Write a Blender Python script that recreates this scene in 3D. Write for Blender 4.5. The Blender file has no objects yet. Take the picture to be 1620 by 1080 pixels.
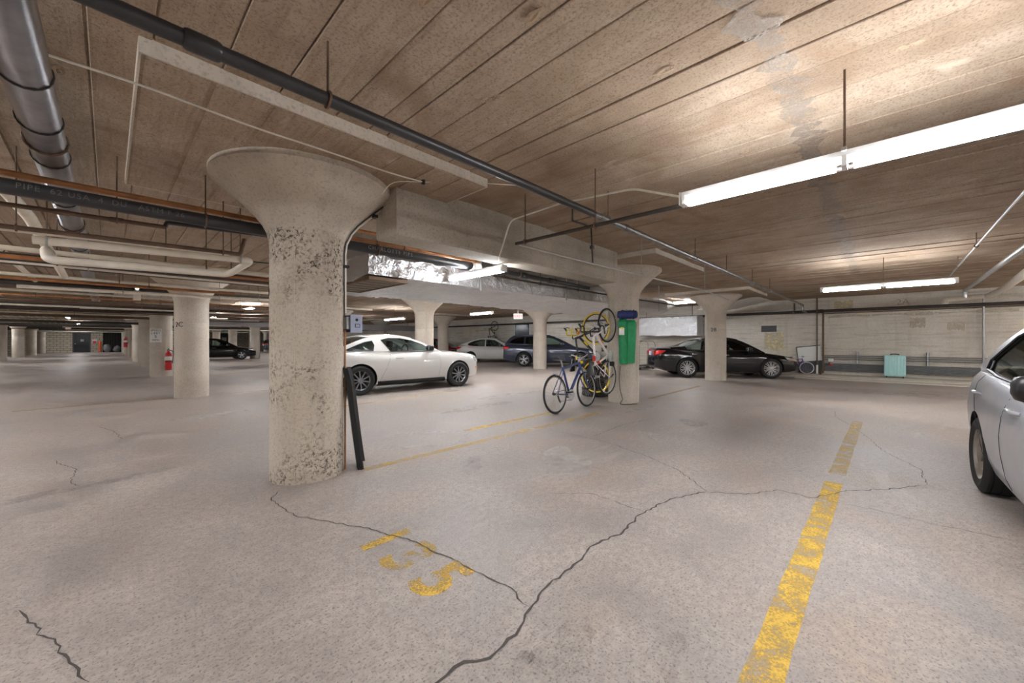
import bpy, bmesh, math, random
import numpy as np
from mathutils import Vector, Matrix, noise
from mathutils.geometry import tessellate_polygon

random.seed(7)
SC = bpy.context.scene
COL = SC.collection
PI = math.pi

# ------------------------------------------------------------------ camera, world, exposure
YAW = 0.764971                       # optical axis, counter-clockwise from +X
cam_data = bpy.data.cameras.new('camera')
cam_data.sensor_width = 36.0
cam_data.lens = 612.08 / 1620 * 36.0
cam_data.clip_start = 0.05
cam_data.clip_end = 300
cam = bpy.data.objects.new('camera', cam_data)
cam.location = (0, 0, 1.25)
cam.rotation_euler = (PI / 2, 0, YAW - PI / 2)
COL.objects.link(cam)
SC.camera = cam

world = bpy.data.worlds.new('world')
SC.world = world
world.use_nodes = True
world.node_tree.nodes['Background'].inputs[0].default_value = (0.9, 0.95, 1.0, 1)
world.node_tree.nodes['Background'].inputs[1].default_value = 0.0   # an underground room: no sky

SC.view_settings.view_transform = 'Standard'
SC.view_settings.look = 'None'
SC.view_settings.gamma = 1.0
SC.view_settings.use_curve_mapping = False
SC.view_settings.exposure = 1.85
TUBE_POWER = 38.0
try:
    SC.cycles.use_denoising = True
    SC.cycles.max_bounces = 8
    SC.cycles.diffuse_bounces = 5
    SC.cycles.transparent_max_bounces = 12
    SC.cycles.caustics_reflective = False
    SC.cycles.caustics_refractive = False
    SC.cycles.sample_clamp_indirect = 4.0
    SC.cycles.use_light_tree = True
except Exception:
    pass

SLAB = 2.80          # underside of the slab
PANEL = 2.72         # underside of the drop panels
X_WALL = 17.7        # long board-marked wall
Y_END = 66.0         # block wall at the far end
X_LEFT = -9.0
Y_NEAR = -8.0
GX = [-4.875, 1.305, 7.485, 13.665]
GY = [3.939 + 7.41 * i for i in range(-1, 9)]

# ------------------------------------------------------------------ materials
M = {}

def nt_new(name):
    m = bpy.data.materials.new(name)
    m.use_nodes = True
    nt = m.node_tree
    b = nt.nodes['Principled BSDF']
    M[name] = m
    return m, nt, b

def lin(c):
    return tuple(((v / 255) / 12.92 if v / 255 <= 0.04045 else ((v / 255 + 0.055) / 1.055) ** 2.4) for v in c) + (1.0,)

def noise_tex(nt, vec, scale, detail=4, rough=0.55, dist=0.0):
    n = nt.nodes.new('ShaderNodeTexNoise')
    n.inputs['Scale'].default_value = scale
    n.inputs['Detail'].default_value = detail
    n.inputs['Roughness'].default_value = rough
    n.inputs['Distortion'].default_value = dist
    nt.links.new(vec, n.inputs['Vector'])
    return n.outputs['Fac']

def ramp(nt, fac, stops):
    r = nt.nodes.new('ShaderNodeValToRGB')
    e = r.color_ramp.elements
    while len(e) < len(stops):
        e.new(0.5)
    for el, (p, c) in zip(e, stops):
        el.position = p
        el.color = c if len(c) == 4 else tuple(c) + (1,)
    nt.links.new(fac, r.inputs[0])
    return r.outputs[0]

def mix(nt, fac, a, b, mode='MIX'):
    n = nt.nodes.new('ShaderNodeMix')
    n.data_type = 'RGBA'
    n.blend_type = mode
    for sock, v in ((n.inputs[0], fac), (n.inputs[6], a), (n.inputs[7], b)):
        if hasattr(v, 'is_output'):
            nt.links.new(v, sock)
        else:
            sock.default_value = v
    return n.outputs[2]

def coords(nt, scale=(1, 1, 1), kind='Object', loc=(0, 0, 0)):
    t = nt.nodes.new('ShaderNodeTexCoord')
    mp = nt.nodes.new('ShaderNodeMapping')
    mp.inputs['Scale'].default_value = scale
    mp.inputs['Location'].default_value = loc
    nt.links.new(t.outputs[kind], mp.inputs['Vector'])
    return mp.outputs['Vector']

def world_pos(nt, scale=(1, 1, 1)):
    g = nt.nodes.new('ShaderNodeNewGeometry')
    mp = nt.nodes.new('ShaderNodeMapping')
    mp.inputs['Scale'].default_value = scale
    nt.links.new(g.outputs['Position'], mp.inputs['Vector'])
    return mp.outputs['Vector']

def bump(nt, b, height, strength=0.3, dist=0.01, prev=None):
    n = nt.nodes.new('ShaderNodeBump')
    n.inputs['Strength'].default_value = strength
    n.inputs['Distance'].default_value = dist
    nt.links.new(height, n.inputs['Height'])
    if prev is not None:
        nt.links.new(prev, n.inputs['Normal'])
    nt.links.new(n.outputs[0], b.inputs['Normal'])
    return n.outputs[0]

def plain(name, rgb, rough=0.5, metal=0.0, spec=0.5, coat=0.0, vary=0.12, scale=8.0, bumpy=0.0):
    """one colour with a little mottling of its own"""
    m, nt, b = nt_new(name)
    c = lin(rgb)
    v = coords(nt)
    f = noise_tex(nt, v, scale, 5, 0.6)
    dark = tuple(x * (1 - vary) for x in c[:3]) + (1,)
    lite = tuple(min(1, x * (1 + vary)) for x in c[:3]) + (1,)
    nt.links.new(ramp(nt, f, [(0.3, dark), (0.7, lite)]), b.inputs['Base Color'])
    b.inputs['Roughness'].default_value = rough
    b.inputs['Metallic'].default_value = metal
    b.inputs['Specular IOR Level'].default_value = spec
    b.inputs['Coat Weight'].default_value = coat
    b.inputs['Coat Roughness'].default_value = 0.05
    if bumpy:
        bump(nt, b, noise_tex(nt, v, scale * 6, 3), bumpy, 0.004)
    return m

def emit(name, rgb, strength):
    m, nt, b = nt_new(name)
    b.inputs['Base Color'].default_value = (0.6, 0.6, 0.6, 1)
    b.inputs['Emission Color'].default_value = lin(rgb)
    b.inputs['Emission Strength'].default_value = strength
    return m

def make_floor_mat():
    m, nt, b = nt_new('floor_concrete')
    p = world_pos(nt)
    big = noise_tex(nt, p, 0.35, 4, 0.6, 0.4)
    mid = noise_tex(nt, p, 1.7, 6, 0.65, 0.5)
    fine = noise_tex(nt, p, 22, 6, 0.7)
    grit = noise_tex(nt, p, 85, 4, 0.75)
    c1 = ramp(nt, big, [(0.30, lin((150, 141, 137))), (0.52, lin((178, 168, 160))), (0.72, lin((188, 175, 163)))])
    c2 = ramp(nt, mid, [(0.30, lin((134, 127, 125))), (0.52, lin((176, 166, 158))), (0.72, lin((206, 196, 185)))])
    c = mix(nt, 0.5, c1, c2)
    tan = noise_tex(nt, p, 0.8, 3, 0.5, 1.0)
    c = mix(nt, ramp(nt, tan, [(0.52, (0, 0, 0, 1)), (0.75, (0.55, 0.55, 0.55, 1))]), c, lin((180, 156, 136)))
    c = mix(nt, ramp(nt, fine, [(0.35, (0.55, 0.55, 0.55, 1)), (0.6, (0, 0, 0, 1))]), c, lin((136, 127, 121)))
    c = mix(nt, ramp(nt, grit, [(0.36, (0.95, 0.95, 0.95, 1)), (0.47, (0, 0, 0, 1))]), c, lin((104, 94, 88)))
    c = mix(nt, ramp(nt, grit, [(0.62, (0, 0, 0, 1)), (0.74, (0.5, 0.5, 0.5, 1))]), c, lin((226, 218, 208)))
    # chalky wear in soft drifts along the driving direction
    q = world_pos(nt, (0.25, 1.1, 1))
    w = noise_tex(nt, q, 1.3, 8, 0.72, 0.8)
    c = mix(nt, ramp(nt, w, [(0.60, (0, 0, 0, 1)), (0.78, (0.45, 0.45, 0.45, 1))]), c, lin((216, 211, 206)))
    # small dark pocks
    vo = nt.nodes.new('ShaderNodeTexVoronoi')
    vo.inputs['Scale'].default_value = 9
    nt.links.new(p, vo.inputs['Vector'])
    c = mix(nt, ramp(nt, vo.outputs['Distance'], [(0.02, (0.8, 0.8, 0.8, 1)), (0.07, (0, 0, 0, 1))]), c, lin((92, 82, 76)))
    nt.links.new(c, b.inputs['Base Color'])
    r = ramp(nt, mid, [(0.3, (0.34, 0.34, 0.34, 1)), (0.7, (0.62, 0.62, 0.62, 1))])
    nt.links.new(r, b.inputs['Roughness'])
    b.inputs['Specular IOR Level'].default_value = 0.45
    n1 = bump(nt, b, fine, 0.25, 0.01)
    bump(nt, b, grit, 0.35, 0.004, n1)

def make_board_mat():
    m, nt, b = nt_new('board_marked_concrete')
    p = world_pos(nt)
    g = world_pos(nt, (11, 0.8, 1))          # grain runs along the boards
    grain = noise_tex(nt, g, 2.2, 6, 0.65, 0.6)
    big = noise_tex(nt, p, 0.55, 5, 0.6, 0.3)
    mid = noise_tex(nt, p, 3.5, 5, 0.65)
    fine = noise_tex(nt, p, 70, 3, 0.7)
    oi = nt.nodes.new('ShaderNodeObjectInfo')
    c = ramp(nt, big, [(0.30, lin((126, 103, 81))), (0.5, lin((170, 148, 125))), (0.70, lin((200, 183, 164)))])
    c = mix(nt, 0.35, c, ramp(nt, mid, [(0.3, lin((128, 106, 86))), (0.7, lin((200, 182, 162)))]))
    c = mix(nt, 0.22, c, ramp(nt, oi.outputs['Random'], [(0.0, lin((146, 126, 108))), (1.0, lin((202, 188, 172)))]))
    c = mix(nt, ramp(nt, grain, [(0.30, (0.42, 0.42, 0.42, 1)), (0.5, (0, 0, 0, 1))]), c, lin((126, 106, 88)))
    c = mix(nt, ramp(nt, fine, [(0.34, (0.6, 0.6, 0.6, 1)), (0.5, (0, 0, 0, 1))]), c, lin((106, 90, 76)))
    rust = noise_tex(nt, p, 1.1, 3, 0.5, 1.5)
    c = mix(nt, ramp(nt, rust, [(0.58, (0, 0, 0, 1)), (0.74, (0.5, 0.5, 0.5, 1))]), c, lin((134, 106, 82)))
    pale = noise_tex(nt, world_pos(nt, (1.4, 0.7, 1)), 2.1, 3, 0.5, 0.5)
    c = mix(nt, ramp(nt, pale, [(0.68, (0, 0, 0, 1)), (0.76, (0.6, 0.6, 0.6, 1))]), c, lin((214, 200, 182)))
    nt.links.new(c, b.inputs['Base Color'])
    b.inputs['Roughness'].default_value = 0.9
    b.inputs['Specular IOR Level'].default_value = 0.15
    n1 = bump(nt, b, grain, 0.45, 0.006)
    bump(nt, b, fine, 0.55, 0.006, n1)

def make_concrete(name, dark, midc, lite, pit=0.0, wall=False, scale=1.0):
    m, nt, b = nt_new(name)
    p = world_pos(nt)
    big = noise_tex(nt, p, 0.8 * scale, 5, 0.6, 0.4)
    fine = noise_tex(nt, p, 45, 4, 0.7)
    c = ramp(nt, big, [(0.28, lin(dark)), (0.5, lin(midc)), (0.72, lin(lite))])
    c = mix(nt, ramp(nt, fine, [(0.30, (0.5, 0.5, 0.5, 1)), (0.5, (0, 0, 0, 1))]), c, lin(tuple(v * 0.72 for v in dark)))
    streak = noise_tex(nt, world_pos(nt, (5, 5, 0.35)), 1.2, 5, 0.6)
    c = mix(nt, ramp(nt, streak, [(0.55, (0, 0, 0, 1)), (0.78, (0.4, 0.4, 0.4, 1))]), c, lin(tuple(v * 0.8 for v in dark)))
    hgt = fine
    if wall:
        g = noise_tex(nt, world_pos(nt, (0.5, 0.5, 9)), 1.6, 6, 0.65, 0.2)
        c = mix(nt, ramp(nt, g, [(0.34, (0.45, 0.45, 0.45, 1)), (0.5, (0, 0, 0, 1))]), c, lin((150, 136, 118)))
        pch = noise_tex(nt, p, 0.5, 3, 0.5, 1.2)
        c = mix(nt, ramp(nt, pch, [(0.62, (0, 0, 0, 1)), (0.70, (0.6, 0.6, 0.6, 1))]), c, lin((214, 202, 178)))
        hgt = g
    if pit:
        # honeycombed patches: loose pebbles and dark voids where the concrete did not fill
        region = noise_tex(nt, p, 2.1, 3, 0.6, 0.5)
        reg = ramp(nt, region, [(0.46, (0.10, 0.10, 0.10, 1)), (0.60, (1, 1, 1, 1))])
        vo = nt.nodes.new('ShaderNodeTexVoronoi')
        vo.inputs['Scale'].default_value = 40
        nt.links.new(p, vo.inputs['Vector'])
        hole = noise_tex(nt, p, 34, 5, 0.75, 0.6)
        dots = ramp(nt, hole, [(0.40, (1, 1, 1, 1)), (0.50, (0, 0, 0, 1))])
        f = mix(nt, 1.0, reg, dots, 'MULTIPLY')
        c = mix(nt, f, c, lin((84, 72, 60)))
        h2 = mix(nt, 1.0, reg, vo.outputs['Distance'], 'MULTIPLY')
        nb = bump(nt, b, fine, 0.4, 0.005)
        bump(nt, b, h2, -pit, 0.05, nb)
    else:
        bump(nt, b, hgt, 0.4, 0.006)
    nt.links.new(c, b.inputs['Base Color'])
    b.inputs['Roughness'].default_value = 0.88
    b.inputs['Specular IOR Level'].default_value = 0.2

def make_worn(name, rgb, lo, hi, scale=9.0, alpha=1.0):
    """paint, chalk or oil on the floor, worn through in places"""
    m, nt, b = nt_new(name)
    p = world_pos(nt)
    n1 = noise_tex(nt, p, scale, 8, 0.72, 0.6)
    n2 = noise_tex(nt, p, 90, 3, 0.7)
    c = lin(rgb)
    nt.links.new(ramp(nt, n2, [(0.3, tuple(x * 0.8 for x in c[:3]) + (1,)), (0.65, c)]), b.inputs['Base Color'])
    b.inputs['Roughness'].default_value = 0.7
    s = mix(nt, 0.35, n1, n2)
    a = ramp(nt, s, [(lo, (0, 0, 0, 1)), (hi, (alpha, alpha, alpha, 1))])
    nt.links.new(a, b.inputs['Alpha'])

def make_foil():
    m, nt, b = nt_new('foil')
    p = coords(nt)
    f = noise_tex(nt, p, 7, 5, 0.6, 1.2)
    b.inputs['Base Color'].default_value = lin((205, 205, 207))
    nt.links.new(ramp(nt, f, [(0.3, (0.28, 0.28, 0.28, 1)), (0.7, (0.46, 0.46, 0.46, 1))]), b.inputs['Roughness'])
    b.inputs['Metallic'].default_value = 0.75
    vo = nt.nodes.new('ShaderNodeTexVoronoi')
    vo.inputs['Scale'].default_value = 10
    wob = nt.nodes.new('ShaderNodeVectorMath')
    wob.operation = 'ADD'
    nz = nt.nodes.new('ShaderNodeTexNoise')
    nz.inputs['Scale'].default_value = 4
    nt.links.new(p, nz.inputs['Vector'])
    nt.links.new(p, wob.inputs[0])
    nt.links.new(nz.outputs['Color'], wob.inputs[1])
    nt.links.new(wob.outputs[0], vo.inputs['Vector'])
    n1 = bump(nt, b, vo.outputs['Distance'], 0.45, 0.03)
    bump(nt, b, noise_tex(nt, p, 16, 4, 0.6, 1.5), 0.3, 0.02, n1)

def make_glass(name, tint, gloss=0.03):
    m = bpy.data.materials.new(name)
    m.use_nodes = True
    nt = m.node_tree
    nt.nodes.clear()
    out = nt.nodes.new('ShaderNodeOutputMaterial')
    tr = nt.nodes.new('ShaderNodeBsdfTransparent')
    tr.inputs[0].default_value = tint
    gl = nt.nodes.new('ShaderNodeBsdfGlossy')
    gl.inputs['Roughness'].default_value = gloss
    lw = nt.nodes.new('ShaderNodeFresnel')
    lw.inputs[0].default_value = 1.5
    mx = nt.nodes.new('ShaderNodeMixShader')
    nt.links.new(lw.outputs[0], mx.inputs[0])
    nt.links.new(tr.outputs[0], mx.inputs[1])
    nt.links.new(gl.outputs[0], mx.inputs[2])
    nt.links.new(mx.outputs[0], out.inputs[0])
    M[name] = m

def make_block():
    m, nt, b = nt_new('block_wall')
    v = coords(nt)
    sep = nt.nodes.new('ShaderNodeSeparateXYZ')
    cmb = nt.nodes.new('ShaderNodeCombineXYZ')
    nt.links.new(v, sep.inputs[0])
    nt.links.new(sep.outputs[0], cmb.inputs[0])
    nt.links.new(sep.outputs[2], cmb.inputs[1])
    br = nt.nodes.new('ShaderNodeTexBrick')
    br.inputs['Color1'].default_value = lin((200, 192, 176))
    br.inputs['Color2'].default_value = lin((186, 178, 160))
    br.inputs['Mortar'].default_value = lin((120, 112, 100))
    br.inputs['Scale'].default_value = 1.0
    br.inputs['Brick Width'].default_value = 0.5
    br.inputs['Row Height'].default_value = 0.24
    br.inputs['Mortar Size'].default_value = 0.02
    nt.links.new(cmb.outputs[0], br.inputs['Vector'])
    nt.links.new(br.outputs['Color'], b.inputs['Base Color'])
    b.inputs['Roughness'].default_value = 0.85
    bump(nt, b, br.outputs['Fac'], -0.4, 0.01)

make_floor_mat()
make_board_mat()
make_concrete('panel_concrete', (160, 143, 124), (184, 168, 150), (202, 189, 172))
make_concrete('panel_edge', (180, 168, 152), (204, 194, 180), (222, 214, 202))
make_concrete('beam_concrete', (150, 142, 130), (176, 168, 154), (196, 188, 174))
make_concrete('column_concrete', (178, 167, 152), (200, 190, 176), (216, 207, 194))
make_concrete('column_pitted', (176, 164, 148), (200, 189, 174), (216, 206, 192), pit=0.9)
make_concrete('wall_concrete', (200, 193, 180), (216, 209, 197), (228, 221, 210), wall=True)
make_concrete('curb_concrete', (186, 178, 166), (208, 200, 186), (222, 214, 202))
make_worn('yellow_paint', (230, 188, 72), 0.38, 0.56, 7, .92)
make_worn('stencil_paint', (228, 188, 84), 0.44, 0.56, 6, .9)
make_worn('stencil_faint', (222, 186, 96), 0.45, 0.58, 6, .8)
make_worn('yellow_paint_faded', (224, 188, 96), 0.40, 0.64, 7, .85)
make_worn('white_residue', (232, 228, 222), 0.47, 0.66, 6, .75)
make_worn('oil_stain', (118, 108, 102), 0.46, 0.70, 5, 0.40)
make_worn('crack_dark', (74, 68, 64), 0.25, 0.38, 20)
make_worn('ceiling_patch', (168, 155, 142), 0.42, 0.58, 7, .7)
make_worn('wall_patch_yellow', (228, 212, 166), 0.44, 0.54, 5)
make_worn('wall_patch_pale', (216, 204, 182), 0.40, 0.54, 5, .8)
make_worn('spall_tan', (178, 154, 126), 0.30, 0.5, 9, .9)
make_foil()
make_block()
make_glass('car_glass', (0.50, 0.60, 0.57, 1))
make_glass('car_glass_dark', (0.12, 0.14, 0.15, 1))
make_glass('clear_glass', (0.9, 0.92, 0.92, 1))
plain('rust_pipe', (104, 82, 66), 0.6, 0.2, vary=0.35, scale=6)
plain('copper_pipe', (170, 116, 74), 0.45, 0.3, vary=0.35, scale=4)
plain('black_pipe', (44, 43, 45), 0.35, 0.0, vary=0.2)
plain('dark_pipe', (64, 58, 54), 0.5, 0.3, vary=0.25)
plain('steel_pipe', (128, 126, 124), 0.35, 0.75, vary=0.3, scale=12)
plain('jacket', (150, 150, 154), 0.28, 0.9, vary=0.25, scale=5, bumpy=0.35)
plain('white_pipe', (232, 224, 210), 0.5, vary=0.10)
plain('beige_pipe', (218, 208, 190), 0.55, vary=0.12)
plain('green_pipe', (28, 62, 48), 0.5, vary=0.2)
plain('galvanised', (178, 178, 176), 0.4, 0.6)
plain('white_cable', (226, 222, 212), 0.5)
plain('fixture_white', (228, 228, 226), 0.4)
plain('fixture_dark', (58, 56, 54), 0.5, 0.3)
plain('letter_black', (26, 25, 25), 0.6)
plain('letter_grey', (140, 140, 142), 0.6)
plain('letter_faint', (92, 90, 88), 0.6)
plain('conduit_grey', (116, 117, 119), 0.5)
plain('sign_white', (236, 236, 232), 0.45, vary=0.04)
plain('sign_orange', (222, 96, 48), 0.5)
plain('exit_red', (214, 60, 40), 0.4)
plain('red_steel', (196, 26, 26), 0.28, coat=0.6)
plain('label_white', (230, 228, 222), 0.5)
plain('box_slate', (70, 76, 92), 0.45)
plain('box_face', (158, 166, 190), 0.4, vary=0.05)
plain('black_plastic', (24, 24, 25), 0.5, bumpy=0.2)
plain('black_trim', (20, 20, 21), 0.4)
plain('rubber', (30, 29, 29), 0.75, bumpy=0.2)
plain('interior_dark', (34, 34, 36), 0.8)
plain('alloy', (196, 198, 202), 0.28, 0.8, vary=0.05)
plain('alloy_dark', (140, 142, 146), 0.35, 0.8, vary=0.05)
plain('wheel_steel', (150, 142, 132), 0.45, 0.6, vary=0.2)
plain('brake_rust', (150, 108, 80), 0.6, 0.4, vary=0.2)
plain('paint_white', (208, 206, 202), 0.22, coat=1.0, vary=0.01)
plain('paint_silver', (196, 198, 204), 0.30, 0.45, coat=0.8, vary=0.02)
plain('paint_silver_dusty', (186, 188, 194), 0.36, 0.45, coat=0.5, vary=0.05)
plain('paint_navy', (56, 62, 82), 0.25, 0.3, coat=1.0, vary=0.03)
plain('paint_black', (9, 10, 14), 0.16, 0.0, spec=.3, coat=0.8, vary=0.02)
plain('paint_red', (104, 22, 30), 0.25, coat=1.0, vary=0.03)
plain('paint_grey', (70, 72, 78), 0.25, 0.3, coat=1.0, vary=0.03)
plain('chrome', (224, 224, 226), 0.12, 1.0, vary=0.02)
plain('lamp_red', (206, 22, 26), 0.15, coat=1.0, vary=0.1)
plain('lamp_clear', (214, 218, 222), 0.12, 0.4, coat=1.0, vary=0.05)
plain('lamp_amber', (232, 138, 40), 0.2, coat=1.0)
plain('plate_blue', (190, 204, 222), 0.4)
plain('bike_blue', (58, 76, 128), 0.28, 0.2, coat=0.8, vary=0.05)
plain('bike_yellow', (236, 204, 32), 0.35, vary=0.05)
plain('bike_black', (26, 26, 28), 0.35, vary=0.05)
plain('bike_white', (234, 224, 222), 0.3, coat=0.6, vary=0.03)
plain('bike_red', (206, 44, 40), 0.35, vary=0.05)
plain('bike_purple', (104, 72, 140), 0.4, vary=0.05)
plain('green_cloth', (22, 140, 84), 0.55, vary=0.16, scale=14, bumpy=0.4)
plain('navy_cloth', (34, 46, 104), 0.6, vary=0.15, scale=14, bumpy=0.4)
plain('mint', (178, 222, 220), 0.35, vary=0.05)
plain('board_white', (226, 226, 220), 0.5, vary=0.03)
plain('board_grey', (74, 76, 80), 0.6, vary=0.08)
plain('dark_door', (34, 36, 42), 0.4)
plain('window_frame', (226, 228, 232), 0.5)
plain('window_dark', (66, 70, 78), 0.15)
plain('tarp', (210, 206, 200), 0.45, vary=0.1, bumpy=0.3)
plain('tarp_grey', (120, 122, 126), 0.4, 0.2, vary=0.3, bumpy=0.4)
plain('wood_brown', (104, 78, 54), 0.7, vary=0.2)
plain('grille_brown', (112, 100, 86), 0.6, vary=0.1)
plain('dark_recess', (30, 29, 28), 0.9)
emit('tube_glow', (244, 247, 252), TUBE_POWER)
emit('exit_glow', (255, 216, 200), 0.10)
emit('lamp_small', (255, 246, 232), 0.6)

# ------------------------------------------------------------------ mesh helpers
class MB:
    def __init__(self):
        self.v, self.f, self.mi = [], [], []
    def add(self, vs, fs, mi=0):
        o = len(self.v)
        self.v += [tuple(p) for p in vs]
        self.f += [tuple(i + o for i in f) for f in fs]
        self.mi += [mi] * len(fs)
        return self
    def box(self, x0, x1, y0, y1, z0, z1, mi=0):
        vs = [(x, y, z) for z in (z0, z1) for y in (y0, y1) for x in (x0, x1)]
        fs = [(0, 2, 3, 1), (4, 5, 7, 6), (0, 1, 5, 4), (2, 6, 7, 3), (0, 4, 6, 2), (1, 3, 7, 5)]
        return self.add(vs, fs, mi)
    def bbox(self, x0, x1, y0, y1, z0, z1, b=0.01, mi=0):
        """box with bevelled edges"""
        bm = bmesh.new()
        bmesh.ops.create_cube(bm, size=1)
        for v in bm.verts:
            v.co = Vector(((x0 + x1) / 2 + v.co.x * (x1 - x0), (y0 + y1) / 2 + v.co.y * (y1 - y0), (z0 + z1) / 2 + v.co.z * (z1 - z0)))
        bmesh.ops.bevel(bm, geom=bm.edges[:], offset=b, segments=2, affect='EDGES', profile=0.5)
        bm.verts.index_update()
        self.add([v.co[:] for v in bm.verts], [[v.index for v in f.verts] for f in bm.faces], mi)
        bm.free()
        return self
    def obox(self, c, ax, ay, az, hx, hy, hz, mi=0):
        c, ax, ay, az = map(Vector, (c, ax, ay, az))
        vs = [c + ax * (hx * i) + ay * (hy * j) + az * (hz * k) for k in (-1, 1) for j in (-1, 1) for i in (-1, 1)]
        fs = [(0, 2, 3, 1), (4, 5, 7, 6), (0, 1, 5, 4), (2, 6, 7, 3), (0, 4, 6, 2), (1, 3, 7, 5)]
        return self.add(vs, fs, mi)
    def tube(self, path, r, n=8, cap=True, closed=False, mi=0):
        path = [Vector(p) for p in path]
        N = len(path)
        rr = r if isinstance(r, (list, tuple)) else [r] * N
        vs, fs = [], []
        prev = None
        for i, p in enumerate(path):
            if closed:
                t = path[(i + 1) % N] - path[i - 1]
            elif i == 0:
                t = path[1] - p
            elif i == N - 1:
                t = p - path[i - 1]
            else:
                t = (path[i + 1] - p).normalized() + (p - path[i - 1]).normalized()
            t.normalize()
            if prev is None:
                a = Vector((0, 0, 1)) if abs(t.z) < 0.9 else Vector((1, 0, 0))
                u = t.cross(a).normalized()
            else:
                u = prev - t * prev.dot(t)
                u = u.normalized() if u.length > 1e-6 else t.orthogonal().normalized()
            prev = u
            w = t.cross(u)
            for k in range(n):
                a = 2 * PI * k / n
                vs.append(p + (u * math.cos(a) + w * math.sin(a)) * rr[i])
        rng = N if closed else N - 1
        for i in range(rng):
            for k in range(n):
                a, b2 = i * n + k, i * n + (k + 1) % n
                c, d = ((i + 1) % N) * n + (k + 1) % n, ((i + 1) % N) * n + k
                fs.append((a, b2, c, d))
        if cap and not closed:
            fs.append(tuple(range(n - 1, -1, -1)))
            fs.append(tuple((N - 1) * n + k for k in range(n)))
        return self.add(vs, fs, mi)
    def lathe(self, prof, n=32, c=(0, 0, 0), axis='z', cap=True, mi=0):
        """prof: (radius, height) along the axis"""
        vs, fs = [], []
        for r, h in prof:
            for k in range(n):
                a = 2 * PI * k / n
                x, y = r * math.cos(a), r * math.sin(a)
                p = {'z': (x, y, h), 'y': (x, h, -y), 'x': (h, x, y)}[axis]
                vs.append((p[0] + c[0], p[1] + c[1], p[2] + c[2]))
        m = len(prof)
        for i in range(m - 1):
            for k in range(n):
                fs.append((i * n + k, i * n + (k + 1) % n, (i + 1) * n + (k + 1) % n, (i + 1) * n + k))
        if cap:
            fs.append(tuple(range(n - 1, -1, -1)))
            fs.append(tuple((m - 1) * n + k for k in range(n)))
        return self.add(vs, fs, mi)
    def prism(self, poly, fn, t0, t1, mi=0):
        """poly: 2-D outline; fn(u, v, t) -> point"""
        n = len(poly)
        vs = [fn(u, v, t0) for u, v in poly] + [fn(u, v, t1) for u, v in poly]
        fs = [tuple(range(n - 1, -1, -1)), tuple(range(n, 2 * n))]
        fs += [(i, (i + 1) % n, n + (i + 1) % n, n + i) for i in range(n)]
        return self.add(vs, fs, mi)
    def ball(self, c, r, n=10, m=6, sq=(1, 1, 1), mi=0):
        vs, fs = [], []
        for i in range(m + 1):
            th = PI * i / m
            for k in range(n):
                a = 2 * PI * k / n
                vs.append((c[0] + r * sq[0] * math.sin(th) * math.cos(a), c[1] + r * sq[1] * math.sin(th) * math.sin(a), c[2] + r * sq[2] * math.cos(th)))
        for i in range(m):
            for k in range(n):
                fs.append((i * n + k, (i + 1) * n + k, (i + 1) * n + (k + 1) % n, i * n + (k + 1) % n))
        return self.add(vs, fs, mi)
    def mesh(self, name, mats, smooth=None, fix=True):
        me = bpy.data.meshes.new(name)
        me.from_pydata([tuple(p) for p in self.v], [], self.f)
        for mt in (mats if isinstance(mats, (list, tuple)) else [mats]):
            me.materials.append(M[mt] if isinstance(mt, str) else mt)
        me.polygons.foreach_set('material_index', self.mi)
        if fix:
            bm = bmesh.new()
            bm.from_mesh(me)
            bmesh.ops.recalc_face_normals(bm, faces=bm.faces[:])
            bm.to_mesh(me)
            bm.free()
        if smooth:
            me.shade_smooth()
            me.set_sharp_from_angle(angle=math.radians(smooth))
        me.update()
        return me
    def build(self, name, mats, parent=None, smooth=None, fix=True, loc=None, rot=None):
        return link(name, self.mesh(name, mats, smooth, fix), parent, loc, rot)

def link(name, me, parent=None, loc=None, rot=None):
    o = bpy.data.objects.new(name, me)
    COL.objects.link(o)
    if parent is not None:
        o.parent = parent
    if loc is not None:
        o.location = loc
    if rot is not None:
        o.rotation_euler = rot
    return o

def tag(o, label=None, cat=None, group=None, kind=None):
    if label: o['label'] = label
    if cat: o['category'] = cat
    if group: o['group'] = group
    if kind: o['kind'] = kind
    return o

def thing(name, label, cat, loc=(0, 0, 0), rz=0.0, group=None):
    o = link(name, None, None, loc, (0, 0, rz))
    o.empty_display_size = 0.1
    return tag(o, label, cat, group)

def text_mesh(body, size, depth=0.002, space=1.0, bold=0.0):
    """flat lettering in the x-y plane, centred on the origin"""
    cu = bpy.data.curves.new('lettering', 'FONT')
    cu.body = body
    cu.size = size
    cu.extrude = depth
    cu.align_x = 'CENTER'
    cu.align_y = 'CENTER'
    cu.space_character = space
    cu.space_line = 0.85
    cu.offset = bold
    cu.resolution_u = 3
    ob = bpy.data.objects.new('lettering', cu)
    COL.objects.link(ob)
    dg = bpy.context.evaluated_depsgraph_get()
    me = bpy.data.meshes.new_from_object(ob.evaluated_get(dg))
    bpy.data.objects.remove(ob)
    bpy.data.curves.remove(cu)
    return me

def lettering(body, size, mat_name, parent, fn, name='lettering', space=1.0, bold=0.0):
    """fn maps flat (x, y, depth) to the surface"""
    me = text_mesh(body, size, 0.002, space, bold)
    for v in me.vertices:
        v.co = Vector(fn(v.co.x, v.co.y, v.co.z + 0.002))
    me.materials.clear()
    me.materials.append(M[mat_name])
    return link(name, me, parent)

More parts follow.
